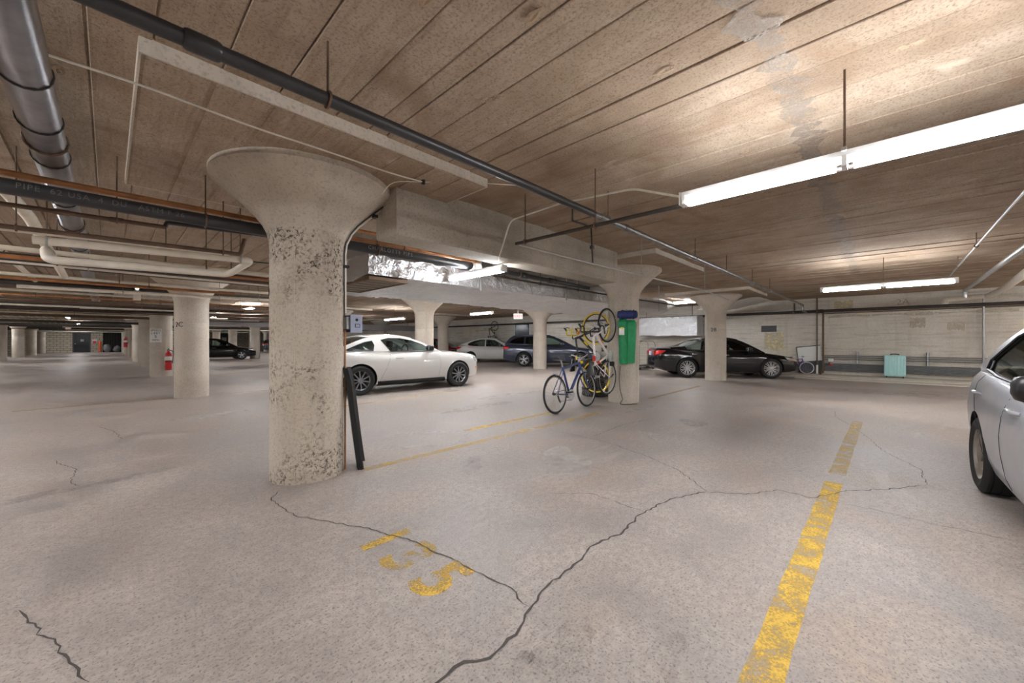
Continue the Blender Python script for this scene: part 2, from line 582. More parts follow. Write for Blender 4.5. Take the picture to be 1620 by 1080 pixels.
def smooth_line(pts, per=6):
    """Catmull-Rom through points"""
    P = [Vector(p) for p in pts]
    P = [P[0] * 2 - P[1]] + P + [P[-1] * 2 - P[-2]]
    out = []
    for i in range(1, len(P) - 2):
        for k in range(per):
            t = k / per
            a, b, c, d = P[i - 1], P[i], P[i + 1], P[i + 2]
            out.append(0.5 * ((2 * b) + (c - a) * t + (2 * a - 5 * b + 4 * c - d) * t * t + (3 * b - a - 3 * c + d) * t ** 3))
    out.append(P[-2])
    return out

def elbow_path(pts, r, n=5):
    """round the corners of a polyline"""
    P = [Vector(p) for p in pts]
    out = [P[0]]
    for i in range(1, len(P) - 1):
        a, b, c = P[i - 1], P[i], P[i + 1]
        u, v = (a - b), (c - b)
        k = min(r, u.length * 0.45, v.length * 0.45)
        u.normalize(); v.normalize()
        s, e = b + u * k, b + v * k
        for j in range(n + 1):
            t = j / n
            out.append((s * (1 - t) + b * t) * (1 - t) + (b * (1 - t) + e * t) * t)
    out.append(P[-1])
    return out

# ------------------------------------------------------------------ the setting
floor = tag(MB().box(X_LEFT - .3, X_WALL + .3, Y_NEAR - .3, Y_END + .3, -0.25, 0.0).build('floor', 'floor_concrete'),
            'worn grey concrete parking floor with cracks and faded yellow lines', kind='structure')
ceiling = tag(MB().box(X_LEFT - .3, X_WALL + .3, Y_NEAR - .3, Y_END + .3, SLAB + 0.022, SLAB + 0.3).build('ceiling', 'board_marked_concrete'),
              'tan board-marked concrete ceiling slab', kind='structure')
# the imprint of each form board: strips along Y, a little proud or shy of one another
x = X_LEFT
rb = random.Random(3)
while x < X_WALL:
    w = rb.choice((0.14, 0.19, 0.24, 0.24, 0.29, 0.34))
    w = min(w, X_WALL - x)
    g = rb.uniform(0.002, 0.007)
    z = SLAB + rb.uniform(-0.004, 0.010)
    y0, y1 = Y_NEAR, Y_END
    c = 0.004
    m = MB()
    prof = [(g, z + .03), (g, z + c), (g + c, z), (w - g - c, z), (w - g, z + c), (w - g, z + .03)]
    vs = [(a, y0, b) for a, b in prof] + [(a, y1, b) for a, b in prof]
    m.add(vs, [(i, i + 1, 7 + i, 6 + i) for i in range(5)])
    m.build('board_imprint', 'board_marked_concrete', ceiling, loc=(x, 0, 0), fix=False)
    x += w

def wall(name, x0, x1, y0, y1, mat, label):
    return tag(MB().box(x0, x1, y0, y1, 0, SLAB + .05).build(name, mat), label, kind='structure')
wall_right = wall('wall_right', X_WALL, X_WALL + .3, Y_NEAR, Y_END, 'wall_concrete', 'long board-marked concrete wall behind the angled cars')
wall_left = wall('wall_left', X_LEFT - .3, X_LEFT, Y_NEAR, Y_END, 'wall_concrete', 'concrete wall beyond the left aisle')
wall_back = wall('wall_back', X_LEFT, X_WALL, Y_END, Y_END + .3, 'block_wall', 'pale concrete block wall at the far end of the aisle')
wall_near = wall('wall_front', X_LEFT, X_WALL, Y_NEAR - .3, Y_NEAR, 'wall_concrete', 'concrete wall behind the camera')

# raised kerb at the foot of the long wall: two courses, the front one low and rounded
kb = MB()
kb.prism([(16.75, 0), (X_WALL, 0), (X_WALL, .10), (16.95, .09), (16.78, .05)], lambda u, v, t: (u, t, v), Y_NEAR, 12.0)
tag(kb.build('trim_1', 'curb_concrete'), 'low rounded concrete kerb along the foot of the wall', kind='structure')
kb = MB()
kb.prism([(16.30, 0), (16.75, 0), (16.73, .035), (16.36, .03)], lambda u, v, t: (u, t, v), Y_NEAR, 2.2)
tag(kb.build('trim_2', 'curb_concrete'), 'thin raised concrete strip in front of the kerb', kind='structure')

# beam between the nearest column and the bicycle column
bm_ = MB()
bm_.prism([(3.35, 2.30), (3.37, 2.28), (3.73, 2.28), (3.75, 2.30), (3.75, SLAB + .03), (3.35, SLAB + .03)], lambda u, v, t: (t, u, v), 1.9, 6.15)
tag(bm_.build('beam', 'beam_concrete'), 'deep concrete beam from the nearest column to the bicycle column', kind='structure')

# ---- paint, chalk, stains and cracks on the floor
def strip(pts, w, z, jitter=0.0, seed=0, taper=False):
    r = random.Random(seed)
    P = [Vector((p[0], p[1])) for p in pts]
    vs, fs = [], []
    for i, p in enumerate(P):
        t = (P[min(i + 1, len(P) - 1)] - P[max(i - 1, 0)]).normalized()
        n = Vector((-t.y, t.x))
        k = 1.0
        if taper:
            k = min(1, i / 2 + .2, (len(P) - 1 - i) / 2 + .2)
        a = w / 2 * k * (1 + r.uniform(-jitter, jitter))
        b = w / 2 * k * (1 + r.uniform(-jitter, jitter))
        vs += [(p.x + n.x * a, p.y + n.y * a, z), (p.x - n.x * b, p.y - n.y * b, z)]
    for i in range(len(P) - 1):
        fs.append((2 * i, 2 * i + 1, 2 * i + 3, 2 * i + 2))
    return MB().add(vs, fs)

def jag(pts, step=0.035, amp=0.012, seed=1):
    r = random.Random(seed)
    out = []
    P = [Vector((p[0], p[1])) for p in pts]
    for a, b in zip(P[:-1], P[1:]):
        n = max(1, int((b - a).length / step))
        d = (b - a).normalized()
        q = Vector((-d.y, d.x))
        for k in range(n):
            out.append(a + (b - a) * (k / n) + (q * r.uniform(-amp, amp) if k else Vector((0, 0))))
    out.append(P[-1])
    return out

def line(name, a, b, w, mat, seed=0):
    n = 14
    pts = [(a[0] + (b[0] - a[0]) * i / n, a[1] + (b[1] - a[1]) * i / n) for i in range(n + 1)]
    return strip(pts, w, 0.0015, 0.06, seed).build(name, mat, floor, fix=False)

line('painted_line', (0.9, 0.325), (4.45, 0.318), 0.125, 'yellow_paint', 1)
line('painted_line', (4.75, 0.315), (8.1, 0.29), 0.125, 'yellow_paint_faded', 2)
line('painted_line', (1.72, 3.655), (5.9, 3.60), 0.10, 'yellow_paint_faded', 3)
line('painted_line', (3.45, 4.24), (5.5, 4.225), 0.09, 'yellow_paint', 4)
line('painted_line', (3.0, 7.50), (6.2, 7.85), 0.10, 'yellow_paint_faded', 5)
line('painted_line', (-1.2, 11.2), (1.0, 11.35), 0.10, 'yellow_paint_faded', 6)
line('painted_line', (2.0, 11.4), (6.2, 11.35), 0.10, 'yellow_paint_faded', 7)
line('painted_line', (8.2, 3.7), (11.5, 3.72), 0.10, 'yellow_paint_faded', 8)

# stall number 135, stencilled: tops of the digits point to +X, the row reads towards -Y
for ch, cy in (('1', 2.27), ('3', 1.99), ('5', 1.68)):
    lettering(ch, 0.44, 'stencil_faint' if ch == '3' else 'stencil_paint', floor,
              lambda u, v, t, cy=cy: (1.20 + v, cy - u, 0.0012 + t * 0.1), 'stencilled_digit', 1.0, .014)

CR = {
 'a': [(0.6, 1.16), (0.83, 1.18), (0.96, 1.18), (1.04, 1.12), (1.2, 1.13), (1.36, 1.19), (1.57, 1.24), (1.76, 1.24), (2.07, 1.28), (2.33, 1.23), (2.64, 1.27), (3.08, 1.22), (3.44, 1.06)],
 'b': [(3.44, 1.06), (3.61, 0.81), (3.9, 0.64), (3.89, 0.41), (4.29, 0.22), (4.53, -0.01), (4.92, -0.27)],
 'c': [(1.37, 1.2), (1.41, 1.4), (1.38, 1.59), (1.36, 1.84), (1.31, 2.14), (1.21, 2.45), (1.06, 2.78), (0.92, 3.06), (0.89, 3.5), (1.0, 3.66)],
 'd': [(3.44, 1.06), (3.82, 1.42), (4.08, 1.9), (4.27, 2.47), (4.32, 3.03), (4.29, 3.44)],
 'e': [(4.92, -0.27), (5.51, -0.26), (6.08, -0.01), (6.93, 0.17), (7.71, 0.36), (8.32, 0.57), (9.06, 0.64)],
 'f': [(-0.29, 2.9), (-0.25, 2.74), (-0.18, 2.54), (-0.11, 2.32), (-0.05, 2.1)],
 'g': [(-0.40, 6.3), (-0.34, 6.03), (-0.22, 5.7), (-0.24, 5.24), (-0.18, 5.0)],
 'h': [(3.91, 0.35), (3.94, 0.06), (3.91, -0.26), (3.93, -0.58)],
 'i': [(4.4, 2.76), (5.34, 2.83), (6.0, 2.7)],
 'j': [(2.5, 2.0), (2.75, 1.72), (2.72, 1.27)],
 'k': [(-0.1, 8.3), (0.05, 7.7), (0.12, 7.0)],
}
for i, (k, pts) in enumerate(CR.items()):
    w = {'a': 0.011, 'b': 0.008, 'c': 0.007, 'f': 0.007}.get(k, 0.0055)
    strip(jag(pts, seed=i), w, 0.0022, 0.6, i, True).build('crack', 'crack_dark', floor, fix=False)

def blot(name, cx, cy, rx, ry, mat, seed, rot=0.0, z=0.001):
    r = random.Random(seed)
    n = 28
    ph = [r.uniform(0, 6.28) for _ in range(4)]
    vs = [(cx, cy, z)]
    for k in range(n):
        a = 2 * PI * k / n
        q = 1 + .22 * math.sin(2 * a + ph[0]) + .15 * math.sin(3 * a + ph[1]) + .1 * math.sin(5 * a + ph[2])
        u, v = rx * q * math.cos(a), ry * q * math.sin(a)
        vs.append((cx + u * math.cos(rot) - v * math.sin(rot), cy + u * math.sin(rot) + v * math.cos(rot), z))
    return MB().add(vs, [(0, 1 + k, 1 + (k + 1) % n) for k in range(n)]).build(name, mat, floor, fix=False)

ring = [(2.39, 4.65), (2.74, 4.63), (3.14, 4.50), (3.34, 4.2), (3.31, 3.93), (3.02, 3.77), (2.7, 3.85), (2.45, 3.97), (2.3, 4.2)]
strip(jag(ring, .08, .03, 5), 0.11, 0.0012, 0.7, 4).build('residue_ring', 'white_residue', floor, fix=False)
for i, (cx, cy, rx, ry, mt, ro) in enumerate([
        (6.2, 2.1, .35, .16, 'oil_stain', .3), (4.65, .6, .22, .05, 'white_residue', 1.0), (3.3, 2.4, .5, .25, 'white_residue', .5),
        (1.65, 1.6, .3, .16, 'white_residue', .2), (1.3, .93, .16, .12, 'oil_stain', .1), (6.9, 3.3, .6, .15, 'white_residue', .1),
        (5.0, 2.2, .3, .1, 'white_residue', .6), (2.55, 3.0, .25, .1, 'oil_stain', .8), (8.6, 5.2, .9, .2, 'white_residue', .4),
        (6.5, 6.3, 1.0, .22, 'white_residue', .1), (13.3, -.6, .9, 1.6, 'oil_stain', 0), (4.9, 5.6, .8, .2, 'white_residue', .1),
        (1.55, .62, .12, .07, 'oil_stain', .4), (1.12, 1.02, .05, .04, 'oil_stain', .1), (5.3, 8.3, 1.9, .5, 'oil_stain', -.08),
        (1.2, 8.2, .6, .2, 'white_residue', .1), (-.1, 5.0, .5, .12, 'oil_stain', .2)]):
    blot('stain', cx, cy, rx, ry, mt, i, ro, 0.0009 + 0.00002 * i)

# patched pour joint across the ceiling boards
seam = [(0.6, .50), (1.97, .47), (2.18, .45), (2.39, .44), (2.79, .41), (3.56, .41), (4.62, .42), (7.25, .44), (12, .45)]
sp = strip(jag(seam, .07, .03, 8), 0.15, SLAB - .0052, 0.6, 9)
sp.build('joint_patch', 'ceiling_patch', ceiling, fix=False)
for i, (cx, cy) in enumerate([(2.6, 1.9), (1.4, 1.2), (3.0, 1.5), (3.9, 1.1), (1.0, 1.5), (2.2, .9), (4.3, 1.7), (1.7, 1.8), (.5, 1.3), (2.9, -.1), (3.6, .8), (5.5, 1.0), (.9, .9), (-.2, 3.4), (6.6, .4)]):
    r = random.Random(i)
    n = 10
    vs = [(cx, cy, SLAB + .002)]
    for k in range(n):
        a = 2 * PI * k / n
        q = r.uniform(.5, 1.1)
        vs.append((cx + .018 * q * math.cos(a), cy + .04 * q * math.sin(a), SLAB - .005))
    for k in range(n):
        a = 2 * PI * k / n
        q = r.uniform(1.2, 1.8)
        vs.append((cx + .018 * q * math.cos(a), cy + .04 * q * math.sin(a), SLAB - .002))
    MB().add(vs, [(0, 1 + (k + 1) % n, 1 + k) for k in range(n)] + [(1 + k, 1 + (k + 1) % n, n + 1 + (k + 1) % n, n + 1 + k) for k in range(n)]
             ).build('spall', 'spall_tan', ceiling, fix=False)

# ---- patches on the long wall
def wall_patch(y0, y1, z0, z1, mat, seed, name='plaster_patch'):
    r = random.Random(seed)
    n = 12
    top = [(y0 + (y1 - y0) * i / n, z1 + r.uniform(-.03, .03)) for i in range(n + 1)]
    bot = [(y0 + (y1 - y0) * i / n, z0 + r.uniform(-.03, .03)) for i in range(n + 1)]
    vs = [(X_WALL - .004, a, b) for a, b in top] + [(X_WALL - .004, a, b) for a, b in bot]
    MB().add(vs, [(i, i + 1, n + 2 + i, n + 1 + i) for i in range(n)]).build(name, mat, wall_right, fix=False)
wall_patch(1.42, -2.75, 2.10, 2.17, 'wall_patch_pale', 1)
wall_patch(3.35, 2.72, .92, 1.58, 'wall_patch_yellow', 2)
wall_patch(1.25, .75, 2.36, 2.66, 'wall_patch_yellow', 3)
wall_patch(20.5, 18.2, 1.95, 2.08, 'wall_patch_yellow', 4)
wall_patch(12.6, 11.2, 1.85, 2.0, 'wall_patch_yellow', 5)
wall_patch(-1.4, -1.75, 1.6, 1.85, 'wall_patch_pale', 7)
wall_patch(-.6, -.95, 1.7, 2.0, 'wall_patch_pale', 8)
MB().box(X_WALL - .02, X_WALL, 2.95, 3.45, 1.62, 1.86).build('blanked_opening', 'board_grey', wall_right)
# stencil on the wall above the pipe
lettering('2A', .26, 'wall_patch_pale', wall_right, lambda u, v, t: (X_WALL - .006, -.45 - u, 2.52 + v), 'stencilled_letters')

# ------------------------------------------------------------------ columns
CAP = [(.31, 0), (.31, 2.10), (.316, 2.17), (.335, 2.24), (.37, 2.31), (.43, 2.385), (.56, 2.51), (.68, 2.617), (.735, 2.655), (.753, 2.675), (.753, PANEL)]
def shaft_mesh(mat, name):
    prof = [(.31, z) for z in (0, .45, .46, .9, 1.3, 1.66)] + [(.308, 1.665), (.31, 1.67)] + CAP[1:4]
    return MB().lathe(prof, 48).mesh(name, mat, 40)
def cap_mesh(mat, name):
    return MB().lathe(CAP[3:], 48).mesh(name, mat, 40)
sh_a, cp_a = shaft_mesh('column_pitted', 'shaft'), cap_mesh('column_concrete', 'capital')
sh_b, cp_b = shaft_mesh('column_concrete', 'shaft'), cap_mesh('column_concrete', 'capital')
pn = MB().box(-1.19, 1.19, -1.20, 1.16, PANEL + .004, SLAB + .025)
pe = MB()
for (x0, x1, y0, y1) in ((-1.2, 1.2, -1.212, -1.2), (-1.2, 1.2, 1.16, 1.172), (-1.202, -1.19, -1.21, 1.17), (1.19, 1.202, -1.21, 1.17)):
    pe.box(x0, x1, y0, y1, PANEL + .002, SLAB + .02)
pn_me, pe_me = pn.mesh('drop_panel', 'board_marked_concrete'), pe.mesh('panel_edge', 'panel_edge')
pb = MB().box(-.135, .135, -1.19, 1.15, PANEL, PANEL + .02)
pb_me = pb.mesh('board_imprint', 'board_marked_concrete')
seam_me = MB().tube([(.3105, 0, 0), (.3105, 0, 2.1)], .004, 5).mesh('form_seam', 'column_concrete')

ORD = ['nearest', 'second', 'third', 'fourth', 'fifth', 'sixth', 'seventh', 'eighth', 'ninth']
ROWS = ['left aisle row, beyond the driving lane', 'row that runs from the foreground down the aisle', 'middle row past the white coupe', 'row beside the angled cars along the wall']
COLUMN = {}
for gx, X in enumerate(GX):
    for gi, Y in enumerate(GY):
        gy = gi - 1
        if gy == -1 and gx != 2 and gx != 3:
            continue
        first = (gx == 1 and gy == 0)
        if first:
            lab = 'large pitted concrete column with flared capital in the left foreground'
        elif (gx, gy) == (1, 1):
            lab = 'concrete column stencilled 2C, right behind the foreground column'
        elif (gx, gy) == (2, 0):
            lab = 'concrete column with bicycles and a green bag hung on it'
        elif (gx, gy) == (3, 0):
            lab = 'concrete column stencilled 28 standing before the black sedan'
        elif (gx, gy) == (1, 2):
            lab = 'concrete column carrying the white speed limit sign'
        elif (gx, gy) == (3, 1):
            lab = 'concrete column standing in front of the dark blue wagon'
        elif (gx, gy) == (2, 1):
            lab = 'concrete column rising right behind the white coupe'
        else:
            lab = 'flared concrete column, %s of the %s' % (ORD[max(gy, 0)], ROWS[gx]) if gy >= 0 else 'flared concrete column out of the way near the camera, row %s' % ('of bicycles' if gx == 2 else 'by the wall')
        c = thing('column', lab, 'column', (X, Y, 0), 0, 'flared concrete columns')
        link('shaft', sh_a if first else sh_b, c)
        link('capital', cp_a if first else cp_b, c)
        link('drop_panel', pn_me, c)
        link('panel_edge', pe_me, c)
        link('form_seam', seam_me, c, None, (0, 0, math.radians(-128 if gx == 1 and gy == 0 else -95)))
        if gx in (1, 2) and gy in (0, 1):
            for k in range(8):
                link('board_imprint', pb_me, c, (-1.04 + .297 * k, 0, random.uniform(-.003, .003)))
        COLUMN[(gx, gy)] = c

def on_column(ang, r=.311):
    """flat lettering wrapped round a shaft; ang = direction it faces"""
    return lambda u, v, t: ((r + t) * math.cos(ang + u / r), (r + t) * math.sin(ang + u / r), 1.62 + v)
lettering('2C', .15, 'letter_black', COLUMN[(1, 1)], on_column(math.radians(-141)), 'stencilled_letters')
lettering('28', .17, 'letter_black', COLUMN[(3, 0)], on_column(math.radians(-175)), 'stencilled_digits')
lettering('6', .20, 'letter_black', COLUMN[(1, 0)], lambda u, v, t: ((.311 + t) * math.cos(math.radians(-192) + u / .311), (.311 + t) * math.sin(math.radians(-192) + u / .311), 1.72 + v), 'stencilled_digit')

# ------------------------------------------------------------------ fluorescent fixtures
def fixture(label, x, y, z, half=.9, group=None, rods=True, name='strip_light', stem=None):
    t = thing(name, label, 'light', (x, y, z), 0, group)
    L = half
    # narrow steel channel, the bare tubes hang either side below it
    prof = [(-.028, .005), (-.034, .03), (-.03, .062), (.03, .062), (.034, .03), (.028, .005)]
    MB().prism(prof, lambda u, v, s: (u, s, v), -L, L).build('housing', 'fixture_white', t)
    for e in (-1, 1):
        MB().box(-.045, .045, min(e * L, e * (L + .012)), max(e * L, e * (L + .012)), -.03, .06).build('end_cap', 'fixture_white', t)
    for sx in (-.032, .032):
        for (a, b) in ((-L + .02, -.02), (.02, L - .02)):
            MB().tube([(sx, a + .02, -.014), (sx, b - .02, -.014)], .0185, 8).build('tube', 'tube_glow', t, smooth=60)
    for yy in (-.0, -L + .02, L - .02):
        MB().box(-.045, .045, yy - .012, yy + .012, -.03, .03).build('lamp_holder', 'fixture_white', t)
    if rods:
        for yy in ([0.0] if stem is None else stem):
            MB().tube([(0, yy, .06), (0, yy, SLAB - z + .02)], .006, 6).build('hanger_rod', 'rust_pipe', t)
            MB().box(-.05, .05, yy - .012, yy + .012, .055, .075).build('hanger_clip', 'galvanised', t)
    return t

fixture('bright strip light hanging near the camera at upper right', 2.91, .16, 2.27)
fixture('bright strip light hanging before the wall above the mint suitcase', 9.9, 0.0, 2.27)
fixture('strip light hanging in front of the foil duct behind the foreground column', 3.60, 4.18, 2.20, .58)
fixture('strip light close to the ceiling just left of column 28', 14.2, 4.9, 2.64, .6)
fixture('strip light over the space between the white sedan and white coupe', 9.6, 10.8, 2.29, .6)
fixture('distant strip light seen just right of the conduit box', 9.2, 16.4, 2.29)
for i, (fx, fy) in enumerate([(-2.2, 2.2), (-2.2, -3.5), (3.2, -4.5), (10.0, -5.0), (-3.0, 8.5), (-3.2, 14), (-4.2, 20), (-5.0, 27), (-5.6, 34), (-6.0, 41), (-6.4, 48), (-2.2, 56), (-2.2, 63), (-1.6, 33), (-1.6, 44),
                              (4.0, 11.2), (4.0, 19), (4.0, 26.5), (4.2, 34), (4.2, 42), (4.2, 50), (4.2, 58), (9.9, 23), (9.9, 30.5), (9.9, 38), (9.9, 46), (9.9, 54), (5.6, -5.0), (14.5, -5.2), (0.8, -2.6), (-2.4, 5.5), (-4.0, 11.5), (-4.8, 23.5), (12.4, -3.7), (16.2, -6.2), (6.5, 8.4), (9.5, 8.2), (4.6, 8.5), (12.2, 7.6), (15.6, 13.0)]):  # last entries
    fixture('strip light under the ceiling among distant rows and unseen lights added to even the brightness', fx, fy, 2.60, .4 if fx == 15.6 else .9, 'distant strip lights', True, stem=(-.3, .3))

# jelly-jar lamp on a white base in the second bay
g = thing('globe_lamp', 'clear globe lamp on a white base hung among the pipes', 'light', (.435, 12.0, 2.17))
MB().box(-.06, .06, -.05, .05, 0, .19).build('base', 'white_pipe', g)
MB().ball((0, 0, .27), .085, 14, 8).build('globe', 'clear_glass', g, smooth=60)
MB().ball((0, 0, .26), .035, 8, 6).build('bulb', 'lamp_small', g, smooth=60)
MB().lathe([(.05, .185), (.05, .21), (.03, .22)], 16).build('collar', 'galvanised', g)
MB().tube([(0, 0, .34), (0, 0, SLAB - 2.17 + .01)], .008, 6).build('stem', 'galvanised', g)

# ------------------------------------------------------------------ pipes
def pipe(name, label, pts, r, mat, hang=(), group=None, rmat='rust_pipe', couplings=(), bend=0.0, n=12, cat='pipe', rod_top=None):
    """a run of pipe with its hangers; hang: fractions along the first straight run"""
    o0 = Vector(pts[0])
    P = [Vector(p) - o0 for p in pts]
    Q = elbow_path(P, bend) if bend and len(P) > 2 else P
    o = MB().tube(Q, r, n).build(name, mat, None, 60, loc=o0)
    tag(o, label, cat, group)
    d = (P[1] - P[0])
    u = d.normalized()
    for f in hang:
        p = P[0] + d * f
        top = (rod_top if rod_top else SLAB) - o0.z + .01
        MB().tube([p + Vector((0, 0, r * .9)), (p.x, p.y, top)], .006, 6).build('hanger_rod', rmat, o)
        s = u.cross(Vector((0, 0, 1))).normalized()
        ring_ = [p + (s * math.cos(a) + Vector((0, 0, 1)) * math.sin(a)) * (r + .006) for a in [2 * PI * k / 14 for k in range(14)]]
        MB().tube(ring_, .008, 5, closed=True).build('hanger_ring', 'galvanised' if mat in ('steel_pipe', 'white_pipe') else rmat, o)
    for f in couplings:
        p = P[0] + d * f
        q = u * (r * 1.3 + .02)
        MB().tube([p - q, p - q * .8, p + q * .8, p + q], [r * 1.12, r * 1.28, r * 1.28, r * 1.12], n).build('coupling', mat, o, 40)
    return o

# long sprinkler main that crosses the whole ceiling
sm = pipe('sprinkler_main', 'long black sprinkler main crossing overhead from upper left to the wall', [(-.1, 2.08, 2.5), (3.3, 2.05, 2.5)], .033, 'black_pipe', (.26,), couplings=(.11,))
Q = [(3.3, 2.05, 2.5), (16.6, 2.0, 2.5), (16.6, 2.0, 2.3), (17.5, 2.0, 2.3)]
pipe('sprinkler_main', 'steel length of sprinkler main running on past the bicycle column to the wall', Q, .03, 'steel_pipe', (.02, .21, .33, .47, .6), couplings=(.012, .05), bend=.05)
pipe('branch_pipe', 'dark branch pipe crossing under the main beside the bright light', [(3.03, 2.85, 2.30), (3.03, -1.6, 2.27)], .017, 'dark_pipe', (.03, .22))
pipe('branch_pipe', 'thin steel branch pipe sloping from the dark branch towards the wall', [(3.03, 2.80, 2.28), (4.128, 2.563, 2.2), (7.72, 2.41, 2.2), (9.8, 2.55, 2.2)], .011, 'galvanised', (), rmat='galvanised')
dp = pipe('drop_pipe', 'dark jointed drop pipe hanging from the ceiling near the beam', [(3.75, 2.62, SLAB + .01), (3.75, 2.62, 2.66), (4.12, 2.60, 2.66), (4.12, 2.58, 2.20)], .011, 'dark_pipe', (), bend=.02)
MB().box(-.02, .02, -.02, .02, -.02, .02).build('coupling', 'dark_pipe', dp, loc=(.37, -.03, -.4))
for i, (hx, hy, hz0) in enumerate([(5.26, 2.49, 2.2), (7.72, 2.41, 2.2)]):
    t = thing('pipe_hanger', 'thin rod with ring holding up the steel branch pipe, %s the beam end' % ('before' if i == 0 else 'past'), 'hanger', (hx, hy, hz0))
    MB().tube([(0, 0, .015), (0, 0, SLAB - hz0 + .01)], .005, 6).build('rod', 'galvanised', t)
    MB().tube([(0, .02 * math.cos(a), .02 * math.sin(a)) for a in [2 * PI * k / 12 for k in range(12)]], .004, 5, closed=True).build('ring', 'galvanised', t)

# conduit that feeds the bright light
cdt = pipe('conduit', 'pale bent conduit from the bright light down past the beam', [(2.96, 1.07, 2.32), (3.02, 1.5, 2.52), (3.1, 2.3, 2.62), (3.1, 3.0, 2.6), (3.2, 3.28, 2.26), (3.45, 3.56, 2.255)], .009, 'white_cable', (), bend=.08)

# jacketed pipe overhead on the left
jp = pipe('jacketed_pipe', 'fat pipe in a shiny metal jacket running down the left side overhead', [(-.285, -1.0, 2.57), (-.285, 24, 2.57)], .092, 'jacket', (.198, .30, .42), couplings=())
for yy in (1.1, 2.05, 3.0, 3.6, 4.25, 5.4, 6.6, 7.9):
    MB().tube([(0.094 * math.cos(a), yy + 1.0, .094 * math.sin(a)) for a in [2 * PI * k / 20 for k in range(20)]], .005, 5, closed=True).build('seam_band', 'dark_pipe', jp)

# run of pipes along X behind the foreground column
bp = pipe('drain_pipe', 'thick black plastic drain pipe with pale printed lettering behind the foreground column', [(-4, 4.32, 2.28), (3.65, 4.32, 2.345)], .056, 'black_pipe', (.39, .60, .81), couplings=(.72,))
def on_pipe(x0, r):
    return lambda u, v, t: (4 + x0 + u, -(r + t * .5) * math.cos(v / r), (x0 + 4) / 7.65 * .065 + (r + t * .5) * math.sin(v / r))
lettering('PIPE  62 USA  4  DU   ASTM F 26', .055, 'letter_faint', bp, on_pipe(-.0, .057), 'printed_lettering', 1.15)
lettering('CHARLOTTE PIPE', .06, 'letter_grey', bp, on_pipe(2.35, .057), 'printed_lettering', 1.3)
pipe('drain_pipe', 'black plastic drain pipe with couplings beyond the lit end of the foil duct', [(4.0, 4.35, 2.36), (6.9, 4.42, 2.36)], .04, 'black_pipe', (.25, .6), couplings=(.12, .3, .55))
pipe('elbow_fitting', 'short pale adapter at the end of the lettered black drain pipe', [(3.66, 4.32, 2.345), (3.78, 4.32, 2.346)], .05, 'white_pipe', (), couplings=(.5,))
pipe('copper_pipe', 'orange copper pipe just above the lettered black drain pipe', [(-4, 4.4, 2.405), (3.85, 4.4, 2.445)], .024, 'copper_pipe', (.43, .64, .84))
pipe('copper_pipe', 'brownish copper pipe tucked highest against the beam', [(1.55, 4.55, 2.575), (4.6, 4.55, 2.61)], .022, 'copper_pipe', ())
pipe('thin_pipe', 'rust brown thin pipe with a valve below the lettered drain pipe', [(-4, 4.65, 2.19), (.35, 4.65, 2.275)], .018, 'rust_pipe', (.76, .93), couplings=(.86, .93))
pipe('thin_pipe', 'short black thin pipe stepping up from the valved brown pipe', [(.35, 4.65, 2.275), (.36, 4.65, 2.32), (1.25, 4.65, 2.36), (2.9, 4.66, 2.385)], .018, 'black_pipe', (), bend=.03)
pipe('thin_pipe', 'dark brown pipe above the pair of white pipes ending in an elbow', [(-4, 5.0, 2.09), (.98, 5.0, 2.19), (1.02, 5.0, 2.36)], .02, 'rust_pipe', (.70, .97), bend=.03)
pipe('white_pipe', 'thick white plastic pipe bending into a loop by the foreground column', [(-.45, 5.2, 2.112), (1.13, 5.2, 2.172), (.95, 5.42, 2.02), (-.39, 5.42, 1.985), (-.40, 5.50, 2.09), (-.40, 5.9, 2.12)], .036, 'white_pipe', (.05, .93), bend=.06)
pipe('white_pipe', 'white plastic pipe in line with the looped one, entering from the left', [(-4, 5.12, 2.06), (-.9, 5.12, 2.16), (.9, 5.12, 2.205)], .026, 'white_pipe', (.6,))
pipe('copper_pipe', 'orange pipe passing just below the white loop', [(-4, 6.3, 2.07), (1.6, 6.3, 2.12), (2.3, 6.3, 2.12)], .022, 'copper_pipe', (.5, .8))
pipe('drain_pipe', 'dark drain pipe just beyond the orange pipe below the white loop', [(-5, 6.7, 2.13), (2.3, 6.7, 2.17)], .045, 'dark_pipe', (.55, .85))
pipe('white_pipe', 'pale pipe running along the top of the dark drain beyond the white loop', [(-5, 6.1, 2.13), (2.3, 6.1, 2.17)], .026, 'beige_pipe', (.45, .8))
pipe('beige_pipe', 'slanting beige pipe high at the left edge before the jacketed pipe', [(-.62, 2.2, 2.55), (-.62, 4.6, 2.5), (-.50, 5.6, 2.38), (-.50, 9.5, 2.3)], .045, 'beige_pipe', (.5,), bend=.1)
pipe('beige_pipe', 'beige pipe along the far left edge of the ceiling', [(-1.0, 3.0, 2.5), (-1.0, 12, 2.45)], .04, 'beige_pipe', (.3, .6))
pipe('green_cable', 'thin green cable stretched among the pipes behind the white loop', [(-.4, 6.0, 2.29), (.6, 5.95, 2.27), (1.8, 5.9, 2.30)], .008, 'green_pipe', (), cat='cable')

